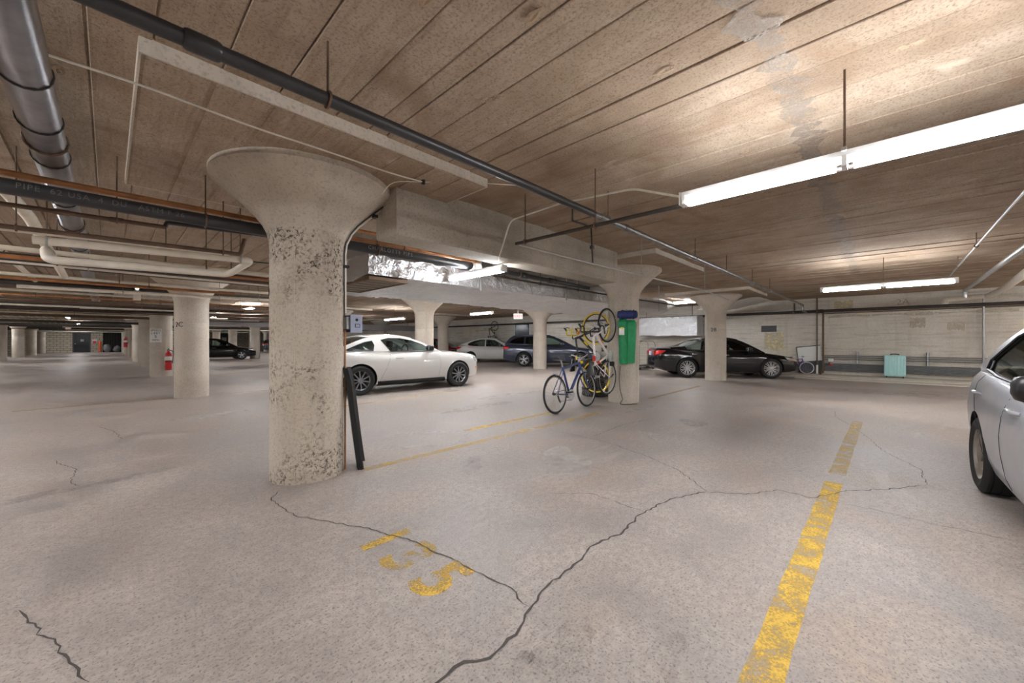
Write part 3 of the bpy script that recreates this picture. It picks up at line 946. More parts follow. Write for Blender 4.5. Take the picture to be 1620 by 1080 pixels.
# bays farther down the aisle: pipe after pipe under the slab
rp = random.Random(11)
KINDS = [('rust_pipe', .022, 'rust brown pipe crossing the ceiling farther down the aisle', 'rust brown pipes down the aisle'),
         ('white_pipe', .032, 'white pipe crossing the ceiling farther down the aisle', 'white pipes down the aisle'),
         ('dark_pipe', .05, 'dark drain pipe crossing the ceiling farther down the aisle', 'dark drains down the aisle'),
         ('copper_pipe', .024, 'orange copper pipe crossing the ceiling farther down the aisle', 'copper pipes down the aisle'),
         ('green_pipe', .016, 'dark green thin pipe crossing the far ceiling of the aisle', 'green pipes down the aisle'),
         ('beige_pipe', .028, 'beige pipe crossing the ceiling farther down the aisle', 'beige pipes down the aisle')]
y = 7.6
k = 0
while y < 64:
    if all(abs(y - c) > .45 for c in GY):
        pick = [0, 1, 2, 3, 5, 1, 2, 0, 5][k % 9] if y < 24 else [4, 2, 4, 1, 0, 4, 2][k % 7]
        mt, r, lab, grp = KINDS[pick]
        z = rp.uniform(2.12, 2.42) if y < 20 else rp.uniform(2.2, 2.5)
        x0, x1 = -8.5, (rp.uniform(1.6, 6.5) if y < 30 else rp.uniform(5, 12))
        if rp.random() < .25:
            x0 = rp.uniform(-3, -.5)
        hf = [rp.uniform(.25, .4), rp.uniform(.55, .7), rp.uniform(.8, .95)]
        bay = ['second', 'third', 'fourth', 'fifth', 'sixth', 'seventh', 'eighth', 'ninth', 'tenth'][min(8, max(0, int((y - GY[1]) / 7.41)))]
        lab = lab.replace('farther down the aisle', 'over the %s bay of the aisle' % bay).replace('far ceiling of the aisle', 'ceiling over the %s bay of the aisle' % bay)
        pipe('ceiling_pipe', lab, [(x0, y, z), (x1, y, z + rp.uniform(-.03, .05))], r, mt, hf if y < 40 else hf[:1], grp, n=8)
        k += 1
    y += rp.uniform(.45, .75) if y < 24 else rp.uniform(.8, 1.25)
for i in range(9):
    pipe('ceiling_conduit', 'thin pale conduit running down the left aisle close to the ceiling', [(-2.3 - .28 * i, 13, 2.66), (-2.3 - .28 * i, 52, 2.66)], .014, 'beige_pipe', (), 'conduits along the left aisle', n=6)
for i in range(3):
    pipe('ceiling_pipe', 'angled brown pipe crossing between the columns behind column 2C', [(1.9 + i * .5, 20 + i * 3, 2.25), (6.5 + i, 17.0 + i * 3, 2.45)], .03, 'rust_pipe', (.4,), 'angled pipes behind column 2C')

# pipes on and before the long wall
wp = pipe('wall_pipe', 'long dark pipe carried level along the wall', [(17.5, -7.5, 2.32), (17.5, 42, 2.36)], .05, 'dark_pipe', (.2, .33, .45), couplings=(.184,), rmat='galvanised')
pipe('riser_pipe', 'thin rusty riser crossing the wall pipe left of the alarm bell', [(17.42, 1.70, SLAB), (17.42, 1.70, .42)], .022, 'rust_pipe', ())
pipe('riser_pipe', 'white painted foot of the thin rusty riser', [(17.42, 1.70, .42), (17.42, 1.70, .09)], .03, 'white_pipe', ())
pipe('riser_pipe', 'brown wooden-looking riser right of the thin rusty riser', [(17.40, 1.53, 2.27), (17.40, 1.53, .25), (17.25, 1.6, .1)], .03, 'wood_brown', (), bend=.05)
pipe('riser_pipe', 'pale conduit riser on the wall left of the silver car roof', [(17.6, -2.1, 2.5), (17.6, -2.1, .1)], .025, 'galvanised', ())
pipe('wall_conduit', 'rusty conduit running level under the wall pipe', [(17.6, 1.5, 2.24), (17.6, -7, 2.26)], .014, 'rust_pipe', ())
pipe('steel_pipe', 'shiny steel pipe rising overhead at the far right', [(14.0, -1.39, 2.28), (14.0, -1.39, 2.45), (4.5, -1.24, 2.45)], .036, 'galvanised', (), bend=.03)
pipe('thin_pipe', 'thin bright pipe parallel to the steel pipe at far right', [(12.2, -1.0, 2.62), (5.0, -.92, 2.62)], .012, 'galvanised', (.2, .5))
pipe('white_pipe', 'thick white pipe with elbow above the wall pipe at far right', [(17.35, -1.33, 2.37), (17.35, -1.33, 2.50), (17.35, -2.15, 2.55), (15.2, -2.1, 2.52), (8.5, -1.6, 2.4)], .07, 'white_pipe', (), bend=.1)
pipe('wall_pipe', 'short dark drop from the sprinkler main to the wall pipe', [(17.42, 2.35, 2.65), (17.42, 2.35, 2.38)], .02, 'dark_pipe', ())
for i, zc in enumerate((.76, .70, .63, .47, .43, .39, .35, .31, .27, .23)):
    lab = ['topmost conduit', 'second conduit from the top', 'third conduit from the top'][i] + ' of the dark bundle along the wall' if i < 3 else 'dark conduit in the tight bundle low on the wall'
    pipe('wall_conduit', lab, [(17.62, 2.9 if i > 2 else 2.2, zc), (17.62, -6.5, zc - .01)], .014 if i < 3 else .018, 'conduit_grey', (), 'conduits low on the wall', n=8)
for yy in (.64, -1.0, -3.2):
    b_ = MB()
    b_.box(-.03, .0, -.035, .035, 0, .72)
    b_.box(-.03, .03, -.035, -.02, 0, .72)
    b_.box(-.03, .03, .02, .035, 0, .72)
    tag(b_.build('strut_channel', 'galvanised', loc=(17.66, yy, .18)), 'upright steel strut holding the wall conduits, %s' % {.64: 'left of the mint suitcase', -1.0: 'right of the mint suitcase', -3.2: 'beside the silver car'}[yy], 'bracket')

# white cable strung from the jacketed pipe across the capital
cab = pipe('cable', 'white cable strung from the jacketed pipe across the foreground capital', smooth_line([(-.2, 2.80, 2.58), (.16, 2.95, 2.66), (.66, 3.02, 2.675), (1.15, 3.03, 2.685), (1.65, 3.04, 2.69), (1.98, 3.02, 2.70)], 5), .006, 'white_cable', (), n=6, cat='cable')
MB().box(-.012, .012, -.012, .012, -.02, .03).build('clip', 'letter_black', cab, loc=(2.18, .22, .12))
MB().tube(smooth_line([(2.18, .22, .12), (1.97, .36, .095), (1.93, .52, .02)], 4), .004, 5).build('branch', 'white_cable', cab)
MB().tube(smooth_line([(2.18, .22, .12), (2.45, .18, .19), (2.7, .0, .2), (3.0, -.2, .21)], 4), .004, 5).build('tail', 'white_cable', cab)

# ------------------------------------------------------------------ conduit and control box on the foreground column
cx, cy = GX[1], GY[1]
A0 = math.radians(-24)
def rad(a, r, z):
    return (cx + r * math.cos(a), cy + r * math.sin(a), z)
cpath = [rad(A0, .327, 1.53), rad(A0, .327, 2.1), rad(A0, .34, 2.2), rad(A0, .385, 2.30), rad(A0, .452, 2.385), rad(A0, .58, 2.505), rad(A0, .70, 2.615), rad(A0, .77, 2.66)]
cd = pipe('conduit', 'pair-clamped pale conduit climbing the foreground column and its capital', cpath, .011, 'white_pipe', ())
A1 = math.radians(-29)
cp2 = [Vector(p) - Vector(cpath[0]) for p in [rad(A1, .322, 1.5), rad(A1, .322, 2.1), rad(A1, .334, 2.2), rad(A1, .38, 2.30), rad(A1, .446, 2.385), rad(A1, .574, 2.505), rad(A1, .69, 2.605)]]
MB().tube(cp2, .007, 6).build('second_run', 'dark_pipe', cd, 60)
for r_, z_ in ((.335, 1.98), (.60, 2.50)):
    p = Vector(rad(math.radians(-26), r_, z_)) - Vector(cpath[0])
    MB().box(p.x - .02, p.x + .02, p.y - .03, p.y + .03, p.z - .012, p.z + .012).build('strap', 'letter_black', cd)
pipe('conduit', 'thin copper-coloured conduit from the control box down to the floor', [rad(A0, .325, 1.36), rad(A0, .325, .0)], .009, 'copper_pipe', ())
bx = thing('control_box', 'small slate control box with pale face on the foreground column', 'box', rad(A0, .312, 1.34), A0 + math.radians(40))
MB().box(.0, .035, -.045, .045, .03, .15).build('back_plate', 'galvanised', bx)
MB().bbox(.035, .17, -.055, .055, .0, .17, .008).build('body', 'box_slate', bx)
MB().bbox(.03, .172, -.066, -.055, -.004, .174, .004).build('face', 'box_face', bx)
MB().lathe([(.014, -.074), (.014, -.066)], 12, (.10, 0, .125), 'y').build('key_lock', 'letter_black', bx)
MB().box(.08, .14, -.0675, -.066, .05, .085).build('legend_plate', 'letter_black', bx)
MB().box(.088, .132, -.0685, -.0674, .055, .080).build('legend_face', 'box_face', bx)

# ------------------------------------------------------------------ foil ducts
def foil_box(nx, fn_y0, x0, x1, y1, z0, z1, amp, seed):
    """four long sides of a wrapped duct, wrinkled; ends closed"""
    ny, nz = 34, 12
    ringp = []
    for j in range(nz): ringp.append(('f', j / nz))
    for j in range(ny): ringp.append(('t', j / ny))
    for j in range(nz): ringp.append(('b', j / nz))
    for j in range(ny): ringp.append(('u', j / ny))
    n = len(ringp)
    vs, fs = [], []
    for i in range(nx + 1):
        X = x0 + (x1 - x0) * i / nx
        Y0 = fn_y0(X)
        for sd, q in ringp:
            if sd == 'f': p = Vector((X, Y0, z0 + (z1 - z0) * q)); nn = Vector((0, -1, 0))
            elif sd == 't': p = Vector((X, Y0 + (y1 - Y0) * q, z1)); nn = Vector((0, 0, 1))
            elif sd == 'b': p = Vector((X, y1, z1 - (z1 - z0) * q)); nn = Vector((0, 1, 0))
            else: p = Vector((X, y1 - (y1 - Y0) * q, z0)); nn = Vector((0, 0, -1))
            h = noise.noise(p * 3.1 + Vector((seed, 0, 0))) * .6 + noise.noise(Vector((p.x * 9, p.y * 9, p.z * 4)) + Vector((seed, 5, 0))) * .5
            if sd in 'fb': h = h * .6 + .55 * noise.noise(Vector((p.x * 11 + p.z * 5, p.y, p.z * 7)) + Vector((seed, 1, 3))) + .3 * noise.noise(Vector((p.x * 24, p.y, p.z * 10 + p.x * 9)))
            if sd == 'u': h = h * .9 + .9 * noise.noise(p * 1.5)
            vs.append(p + nn * amp * h)
    for i in range(nx):
        for k in range(n):
            fs.append((i * n + k, i * n + (k + 1) % n, (i + 1) * n + (k + 1) % n, (i + 1) * n + k))
    fs.append(tuple(range(n - 1, -1, -1)))
    fs.append(tuple(nx * n + k for k in range(n)))
    return MB().add(vs, fs)
def duct_y(X):
    return float(np.interp(X, [2.3, 5.2, 7.0, 8.4, 11.5], [4.88, 4.85, 4.66, 4.62, 4.5]))
fd = thing('foil_duct', 'broad foil-wrapped duct hanging low behind the beam', 'duct', (2.36, 4.88, 2.14))
o = foil_box(190, duct_y, 2.36, 11.2, 7.35, 2.14, 2.40, .05, 3).build('wrapping', 'foil', fd, 50)
o.location = (-2.36, -4.88, -2.14)
gr = MB()
gr.box(0.06, .56, .06, 1.5, -.055, -.03)
gr.build('register', 'grille_brown', fd)
fr = MB()
for a in ((.02, .06, .02, 1.54), (.56, .60, .02, 1.54), (.06, .56, .02, .06), (.06, .56, 1.5, 1.54)):
    fr.box(*a, -.065, -.02)
fr.build('register_frame', 'wood_brown', fd)
for k in range(5):
    MB().box(.06, .56, .30 + .24 * k, .315 + .24 * k, -.06, -.05).build('louvre', 'wood_brown', fd)
for xx in (1.9, 4.1, 6.3, 8.2):
    yy = duct_y(2.36 + xx) - 4.88
    st = MB()
    st.box(xx, xx + .03, yy - .045, yy - .035, -.05, .66)
    st.build('strap', 'galvanised', fd)
pipe('duct_rail', 'dark rail pipe running along the front of the foil duct', [(4.3, 4.55, 2.31), (7.1, 4.40, 2.28), (7.9, 4.40, 2.28), (11.4, 4.25, 2.28)], .016, 'dark_pipe', (.4, .8), rmat='dark_pipe')
f2 = thing('foil_duct', 'foil-wrapped duct hanging against the wall behind the black sedan', 'duct', (17.0, 6.8, 1.5))
o = foil_box(30, lambda X: -.35, -1.3, 1.3, .35, 0, .80, .05, 9).build('wrapping', 'foil', f2, 50)
o.rotation_euler = (0, 0, PI / 2)
for yy in (-1.0, 1.0):
    MB().tube([(.0, yy, .8), (.0, yy, SLAB - 1.5)], .012, 6).build('hanger_rod', 'rust_pipe', f2)
# foil ducts seen past column 2C and beyond
f3 = thing('foil_duct', 'silver foil duct crossing behind the black car down the aisle', 'duct', (1.9, 24.5, 2.08))
o = foil_box(60, lambda X: 0, 0, 6, .9, 0, .33, .05, 4).build('wrapping', 'foil', f3, 50)
for xx in (1, 3, 5): MB().tube([(xx, .4, .3), (xx, .4, .73)], .012, 6).build('hanger_rod', 'rust_pipe', f3)
f4 = thing('foil_duct', 'silver foil duct crossing above the far end of the white coupe', 'duct', (8.6, 25.5, 2.05))
o = foil_box(60, lambda X: 0, 0, 8.4, .9, 0, .35, .05, 6).build('wrapping', 'foil', f4, 50)
for xx in (1, 4, 7): MB().tube([(xx, .4, .3), (xx, .4, .76)], .012, 6).build('hanger_rod', 'rust_pipe', f4)
# plastic sheeting slung under the ceiling beside column 28
def sheet(name, label, corners, sag, seed, mat='tarp'):
    c = [Vector(q) for q in corners]
    n = 14
    vs, fs = [], []
    for i in range(n + 1):
        for j in range(n + 1):
            u, v = i / n, j / n
            p = (c[0] * (1 - u) + c[1] * u) * (1 - v) + (c[3] * (1 - u) + c[2] * u) * v
            p = p + Vector((0, 0, -sag * math.sin(PI * u) * math.sin(PI * v))) + Vector((.02, .02, .04)) * noise.noise(p * 3 + Vector((seed, 0, 0)))
            vs.append(p - c[0])
    for i in range(n):
        for j in range(n):
            a = i * (n + 1) + j
            fs.append((a, a + 1, a + n + 2, a + n + 1))
    o = MB().add(vs, fs).build(name, mat, None, 60, False, loc=c[0])
    md = o.modifiers.new('thickness', 'SOLIDIFY')
    md.thickness = .004
    return tag(o, label, 'tarp')
sheet('plastic_sheet', 'white plastic sheet slung from the ceiling left of column 28', [(12.3, 5.35, 2.68), (15.0, 5.6, 2.66), (15.4, 6.5, 2.33), (12.6, 6.6, 2.42)], .12, 1)
sheet('plastic_sheet', 'pale plastic sheet slung under the ceiling right of column 28', [(15.0, 3.1, 2.77), (16.8, 2.9, 2.74), (17.2, 4.9, 2.45), (15.1, 5.0, 2.42)], .10, 2)

# ------------------------------------------------------------------ cars
def curve1d(pts):
    """smooth interpolation through (x, z) points given in ascending x (monotone cubic)"""
    xs = np.array([p[0] for p in pts], float)
    zs = np.array([p[1] for p in pts], float)
    h = np.diff(xs)
    d = np.diff(zs) / h
    m = np.zeros(len(xs))
    m[0], m[-1] = d[0], d[-1]
    for i in range(1, len(xs) - 1):
        m[i] = 0 if d[i - 1] * d[i] <= 0 else 2 * d[i - 1] * d[i] / (d[i - 1] + d[i])
    def f(x):
        x = min(max(x, xs[0]), xs[-1])
        i = int(min(max(np.searchsorted(xs, x) - 1, 0), len(h) - 1))
        t = (x - xs[i]) / h[i]
        return float((2 * t**3 - 3 * t**2 + 1) * zs[i] + (t**3 - 2 * t**2 + t) * h[i] * m[i] + (-2 * t**3 + 3 * t**2) * zs[i + 1] + (t**3 - t**2) * h[i] * m[i + 1])
    return f

def boolean_cut(o, cutter):
    md = o.modifiers.new('cut', 'BOOLEAN')
    md.operation = 'DIFFERENCE'
    md.solver = 'EXACT'
    md.object = cutter
    try:
        md.material_mode = 'TRANSFER'
    except Exception:
        pass
    dg = bpy.context.evaluated_depsgraph_get()
    me = bpy.data.meshes.new_from_object(o.evaluated_get(dg))
    o.modifiers.clear()
    old = o.data
    o.data = me
    bpy.data.meshes.remove(old)
    bpy.data.objects.remove(cutter)

WHEEL_CACHE = {}
def wheel_meshes(r, style, rim_mat, rr=.68):
    key = (r, style, rim_mat, rr)
    if key in WHEEL_CACHE:
        return WHEEL_CACHE[key]
    R0 = r * rr
    w = .105
    tr = [(R0, -w * .86), (r * .86, -w), (r * .96, -w * .86)]
    for g in (-.5, 0, .5):
        tr += [(r, w * (g - .22)), (r, w * (g - .04)), (r * .972, w * (g - .03)), (r * .972, w * (g + .03)), (r, w * (g + .04)), (r, w * (g + .22))]
    tr += [(r * .96, w * .86), (r * .86, w), (R0, w * .86)]
    tire = MB().lathe(tr, 40, (0, 0, 0), 'y', cap=False).mesh('tire', 'rubber', 35)
    rim = MB()
    rim.lathe([(R0 * 1.01, -w * .8), (R0 * .94, -w * .6), (R0 * .92, w * .6), (R0 * 1.01, w * .86), (R0 * 1.03, w * .80), (R0 * 1.03, -w * .8)], 36, (0, 0, 0), 'y', cap=False)
    rim.lathe([(.055, w * .55), (.06, w * .78), (.045, w * .84), (.0, w * .84)], 16, (0, 0, 0), 'y', cap=False)
    ns = {'ten': 10, 'five': 5, 'five_double': 5, 'ten_double': 10, 'steel': 0}[style]
    for k in range(ns):
        a = 2 * PI * k / ns + .2
        offs = {'ten': [(0, .011, .013)], 'five': [(0, .035, .028)], 'five_double': [(-.10, .016, .012), (.10, .016, .012)], 'ten_double': [(-.07, .009, .009), (.07, .009, .009)]}[style]
        for da, w0, w1 in offs:
            u = Vector((math.cos(a + da * .3), 0, math.sin(a + da * .3)))
            v = Vector((math.cos(a + da * 1.9), 0, math.sin(a + da * 1.9)))
            s = Vector((-math.sin(a), 0, math.cos(a)))
            p0, p1 = u * .04, v * (R0 * .97)
            y0, y1 = w * .74, w * .80
            vs = [p0 + s * w0 * 1.3 + Vector((0, y0, 0)), p0 - s * w0 * 1.3 + Vector((0, y0, 0)), p1 - s * w1 + Vector((0, y1, 0)), p1 + s * w1 + Vector((0, y1, 0))]
            vs += [q + Vector((0, -.03, 0)) for q in vs]
            rim.add(vs, [(0, 1, 2, 3), (7, 6, 5, 4), (0, 4, 5, 1), (1, 5, 6, 2), (2, 6, 7, 3), (3, 7, 4, 0)])
    if style == 'steel':
        rim.lathe([(R0 * .96, w * .5), (R0 * .80, w * .70), (R0 * .62, w * .72), (R0 * .42, w * .48), (.06, w * .42), (0, w * .42)], 30, (0, 0, 0), 'y', cap=False)
    rim_me = rim.mesh('rim', rim_mat, 35)
    disc = MB().lathe([(R0 * .86, -.02), (R0 * .86, .01), (.05, .012), (0, .012)], 28, (0, 0, 0), 'y').mesh('brake_disc', 'brake_rust' if style == 'steel' else 'dark_recess', 35)
    WHEEL_CACHE[key] = (tire, rim_me, disc)
    return WHEEL_CACHE[key]

def car(label, loc, rz, S, paint, style='five', rim_mat='alloy', group='parked cars', interior='interior_dark', scale=1.0, glass='car_glass', skirt=None, name='car'):
    """S: dict with L front/rear x, W, wb, r, top (deck line without cabin), roof outline, windows. Local +x is forward."""
    root = thing(name, label, 'car', loc, rz, group)
    root.scale = (scale,) * 3
    xf, xr, W, wb, r = S['xf'], S['xr'], S['W'], S['wb'], S['r']
    top = curve1d(sorted(S['top']))
    bot = curve1d([(xr, S.get('br', .34)), (xr + .45, .22), (xr + .9, .19), (0, .17), (xf - .9, .18), (xf - .4, .20), (xf, S.get('bf', .26))])
    xm, hl = (xf + xr) / 2, (xf - xr) / 2
    def wp(x):
        t = abs((x - xm) / hl)
        k = S.get('nose', .20) if x > xm else S.get('tail', .16)
        return W / 2 * (1 - .05 * t ** 2 - k * t ** 9)
    RINGF = [(0, 0), (.80, 0), (.93, .07), (.972, .20), (.995, .40), (1.0, .56), (.988, .70), (.985, .74), (.955, .87), (.90, .95), (.75, .988), (.40, 1.008), (0, 1.015)]
    def ring_at(x):
        w, zb, zt = wp(x), bot(x), top(x)
        return [(x, w * a, zb + (zt - zb) * b) for a, b in RINGF]
    def side_y(x, z):
        x = min(max(x, xr + .004), xf - .004)
        q = ring_at(x)
        for a, b in zip(q[1:-1], q[2:]):
            if a[2] <= z <= b[2]:
                t = (z - a[2]) / max(b[2] - a[2], 1e-6)
                return a[1] + (b[1] - a[1]) * t
        return q[1][1] if z < q[1][2] else 0.0
    xs = list(np.linspace(xr + .25, xf - .25, 44))
    xs = [xr, xr + .012, xr + .04, xr + .09, xr + .16] + xs + [xf - .16, xf - .09, xf - .04, xf - .012, xf]
    vs, fs = [], []
    for x in xs:
        e = min(x - xr, xf - x)
        sh = 1.0 if e > .1 else 1 - .10 * (1 - e / .1) ** 2
        h = ring_at(x)
        zc = (h[0][2] + h[-1][2]) / 2
        h = [(a, b * sh, zc + (c - zc) * (1 - (1 - sh) * .8)) for a, b, c in h]
        vs += h + [(a, -b, c) for a, b, c in reversed(h[1:-1])]
    n = 2 * len(RINGF) - 2
    for i in range(len(xs) - 1):
        for k in range(n):
            fs.append((i * n + k, (i + 1) * n + k, (i + 1) * n + (k + 1) % n, i * n + (k + 1) % n))
    fs.append(tuple(range(n)))
    fs.append(tuple((len(xs) - 1) * n + k for k in range(n - 1, -1, -1)))
    body = MB().add(vs, fs).build('body', [paint, 'black_trim'], root)
    cut = MB()
    for ax in (wb / 2, -wb / 2):
        for s in (-1, 1):
            prof = [(r + .045, s * (W / 2 + .15)), (r + .045, s * (W / 2 - .34))]
            cut.lathe(prof, 36, (ax, 0, r), 'y', mi=0)
    co = cut.build('cutter', 'black_trim')
    co.matrix_world = Matrix.Identity(4)
    # cut in local space, before the parent moves it
    body.parent = None
    body.matrix_world = Matrix.Identity(4)
    bpy.context.view_layer.update()
    boolean_cut(body, co)
    body.parent = root
    body.data.shade_smooth()
    body.data.set_sharp_from_angle(angle=math.radians(32))
    # ---- cabin
    out = S['roof']
    ii, jj = S['ri'], S['rj']                     # indices of the roof's front and rear edge in the outline
    fine = smooth_line([(a, 0, b) for a, b in out], 5)
    fi, fj = ii * 5, jj * 5
    belt = lambda x: top(x) - .035
    def cab_y(x, z):
        xx = min(max(x, out[-1][0]), out[0][0])
        t = (xx - (out[0][0] + out[-1][0]) / 2) / ((out[0][0] - out[-1][0]) / 2)
        return W / 2 * (.905 - .06 * t * t) - .40 * max(0, z - belt(x)) * (1 + .15 * max(0, z - 1.25))
    outline = [(p.x, p.z) for p in fine]
    base = [(x, belt(x)) for x in np.linspace(out[-1][0], out[0][0], 12)[1:-1]]
    wins = [[(p.x, p.z) for p in smooth_line([(a, 0, b) for a, b in w + [w[0]]], 1)[:-1]] for w in S['windows']]
    polys = [[Vector((a, b, 0)) for a, b in outline + base]] + [[Vector((a, b, 0)) for a, b in w] for w in wins]
    tris = tessellate_polygon(polys)
    flat = [p for pl in polys for p in pl]
    for s in (-1, 1):
        m = MB()
        nn = len(flat)
        vs = [(p.x, s * cab_y(p.x, p.y), p.y) for p in flat] + [(p.x, s * (cab_y(p.x, p.y) - .035), p.y) for p in flat]
        fs = [tuple(t) for t in tris] + [tuple(q + nn for q in reversed(t)) for t in tris]
        o_ = 0
        for pl in polys:
            c = len(pl)
            fs += [(o_ + k, o_ + (k + 1) % c, nn + o_ + (k + 1) % c, nn + o_ + k) for k in range(c)]
            o_ += c
        m.add(vs, fs)
        m.build('cabin_side', paint, root)
        for wi, w in enumerate(wins):
            pane = MB().add([(a, s * (cab_y(a, b) - .012), b) for a, b in w], [tuple(range(len(w)))])
            pane.build('side_window', S.get('wglass', {}).get(wi, glass), root, fix=False)
            loop = [(a, s * (cab_y(a, b) + .003), b) for a, b in w]
            MB().tube(loop, .011, 5, closed=True).build('window_seal', S.get('seal', 'black_trim'), root)
    def sheet_between(pts, name_, mat_, bulge, inset=0.0, thick=.0, crown=.0, smooth=50):
        m = MB()
        k = 10
        V, F = [], []
        for p in pts:
            hy = cab_y(p.x, p.z) - inset
            for j in range(k + 1):
                q = -1 + 2 * j / k
                V.append((p.x + bulge * (1 - q * q), q * hy, p.z + crown * (1 - q * q)))
        for i in range(len(pts) - 1):
            for j in range(k):
                a = i * (k + 1) + j
                F.append((a, a + 1, a + k + 2, a + k + 1))
        m.add(V, F)
        o = m.build(name_, mat_, root, smooth, False)
        if thick:
            md = o.modifiers.new('thickness', 'SOLIDIFY')
            md.thickness = thick
            md.offset = 0
        return o
    sheet_between(fine[:fi + 1], 'windshield', glass, .06, .0)
    sheet_between(fine[fi:fj + 1], 'roof', paint, 0, -.002, .03, .035)
    sheet_between(fine[fj:], 'rear_window', S.get('rglass', glass), -.05, .0)
    # ---- inside
    for sy in (-.37, .37):
        st = MB()
        xseat = S.get('seat', .15 * (xf + xr))
        st.bbox(xseat - .42, xseat - .24, sy - .23, sy + .23, .80, 1.10, .05)
        st.bbox(xseat - .42, xseat - .32, sy - .12, sy + .12, 1.11, 1.26, .04)
        st.build('front_seat', interior, root, 40)
    rs = MB().bbox(xseat - 1.25, xseat - 1.08, -.55, .55, .80, 1.06, .05)
    rs.build('rear_seat', interior, root, 40)
    MB().tube([(xseat + .42 + .02 * math.sin(a), .37 + .18 * math.cos(a), 1.0 + .17 * math.sin(a)) for a in [2 * PI * k / 16 for k in range(16)]], .016, 6, closed=True).build('steering_wheel', 'interior_dark', root)
    # ---- wheels
    tire, rim, disc = wheel_meshes(r, style, rim_mat, S.get('rr', .68))
    for ax in (wb / 2, -wb / 2):
        for s in (-1, 1):
            wo = link('wheel', tire, root, (ax, s * (W / 2 - .125), r), (0, 0, 0 if s > 0 else PI))
            link('rim', rim, wo)
            link('brake_disc', disc, wo)
    # ---- details laid on the skin
    def patch(topl, botl, name_, mat_, off=.006, rows=4, both=True, per=8):
        for s in ((-1, 1) if both else (-1,)):
            V, F = [], []
            tl = [np.interp(np.linspace(0, 1, per + 1), np.linspace(0, 1, len(topl)), [p[c] for p in topl]) for c in (0, 1)]
            bl = [np.interp(np.linspace(0, 1, per + 1), np.linspace(0, 1, len(botl)), [p[c] for p in botl]) for c in (0, 1)]
            for i in range(per + 1):
                for j in range(rows + 1):
                    t = j / rows
                    a = tl[0][i] * (1 - t) + bl[0][i] * t
                    b = tl[1][i] * (1 - t) + bl[1][i] * t
                    V.append((a, s * (side_y(a, b) + off), b))
            for i in range(per):
                for j in range(rows):
                    q = i * (rows + 1) + j
                    F.append((q, q + 1, q + rows + 2, q + rows + 1))
            o = MB().add(V, F).build(name_, mat_, root, 40, True)
            md = o.modifiers.new('thickness', 'SOLIDIFY')
            md.thickness = .012
            md.offset = 0
    if 'head' in S: patch(*S['head'], 'headlight', 'lamp_clear')
    if 'tail' in S and not isinstance(S['tail'], float): pass
    if 'taill' in S: patch(*S['taill'], 'taillight', 'lamp_red', .008)
    if 'marker' in S: patch(*S['marker'], 'side_marker', 'lamp_amber')
    if skirt: patch(*skirt, 'side_skirt', 'black_trim', .008, 3, True, 14)
    for k, (a, b) in enumerate(S.get('rear_lamp', [])):
        for s in (-1, 1):
            MB().bbox(xr - .012, xr + .03, min(s * a[0], s * a[1]), max(s * a[0], s * a[1]), b[0], b[1], .006).build('rear_lamp', 'lamp_red', root)
    MB().box(xf - .03, xf + .008, -W * .30, W * .30, .34, .44).build('lower_grille', 'black_trim', root)
    MB().box(xf - .05, xf + .012, -W * .26, W * .26, .50, .60).build('grille', 'black_trim', root)
    MB().box(xr - .018, xr + .02, -.16, .16, S.get('plate', .72), S.get('plate', .72) + .15).build('license_plate', 'plate_blue', root)
    # door shut lines and handles
    for seam in S.get('seams', []):
        P = smooth_line([(a, 0, b) for a, b in seam], 5)
        for s in (-1, 1):
            MB().tube([(p.x, s * (side_y(p.x, p.z) + .0005), p.z) for p in P], .0022, 4).build('door_seam', 'black_trim', root)
    for (a, b) in S.get('handles', []):
        for s in (-1, 1):
            yy = side_y(a, b)
            hm = MB()
            P = [(a - .10, s * (yy + .002), b), (a - .07, s * (yy + .028), b + .003), (a + .05, s * (yy + .030), b + .004), (a + .09, s * (yy + .002), b)]
            hm.tube(P, [.010, .014, .014, .010], 8)
            hm.build('door_handle', S.get('hmat', paint), root, 50)
    if 'mirror' in S:
        a, b = S['mirror']
        for s in (-1, 1):
            yy = cab_y(a, b)
            mm = MB()
            y_a, y_b = sorted((s * (yy + .04), s * (yy + .25)))
            mm.bbox(a - .065, a + .085, y_a, y_b, b - .005, b + .135, .045)
            mo = mm.build('side_mirror', S.get('mmat', 'black_trim'), root, 60)
            MB().tube([(a + .02, s * (yy - .02), b - .01), (a + .01, s * (yy + .09), b + .03)], .02, 8).build('mirror_arm', 'black_trim', mo)
            MB().box(a - .078, a - .066, s * (yy + .15) - .075, s * (yy + .15) + .075, b + .02, b + .11).build('mirror_glass', 'chrome', mo)
    for rl in S.get('rails', []):
        for s in (-1, 1):
            P = [(a, s * (cab_y(a, b) - .06), b) for a, b in rl]
            MB().tube(P, .018, 8).build('roof_rail', 'black_trim', root, 50)
    if 'spoiler' in S:
        a, b = S['spoiler']
        MB().bbox(a - .12, a + .06, -W * .40, W * .40, b, b + .03, .01).build('spoiler', 'black_trim', root)
    if S.get('cladding'):
        for ax in (wb / 2, -wb / 2):
            for s in (-1, 1):
                P = []
                for k in range(15):
                    q = math.radians(-8 + 196 * k / 14)
                    a, b = ax + (r + .06) * math.cos(q), r + (r + .06) * math.sin(q)
                    P.append((a, s * (side_y(a, b) + .0), b))
                MB().tube(P, .022, 6).build('arch_cladding', 'black_trim', root, 50)
    return root

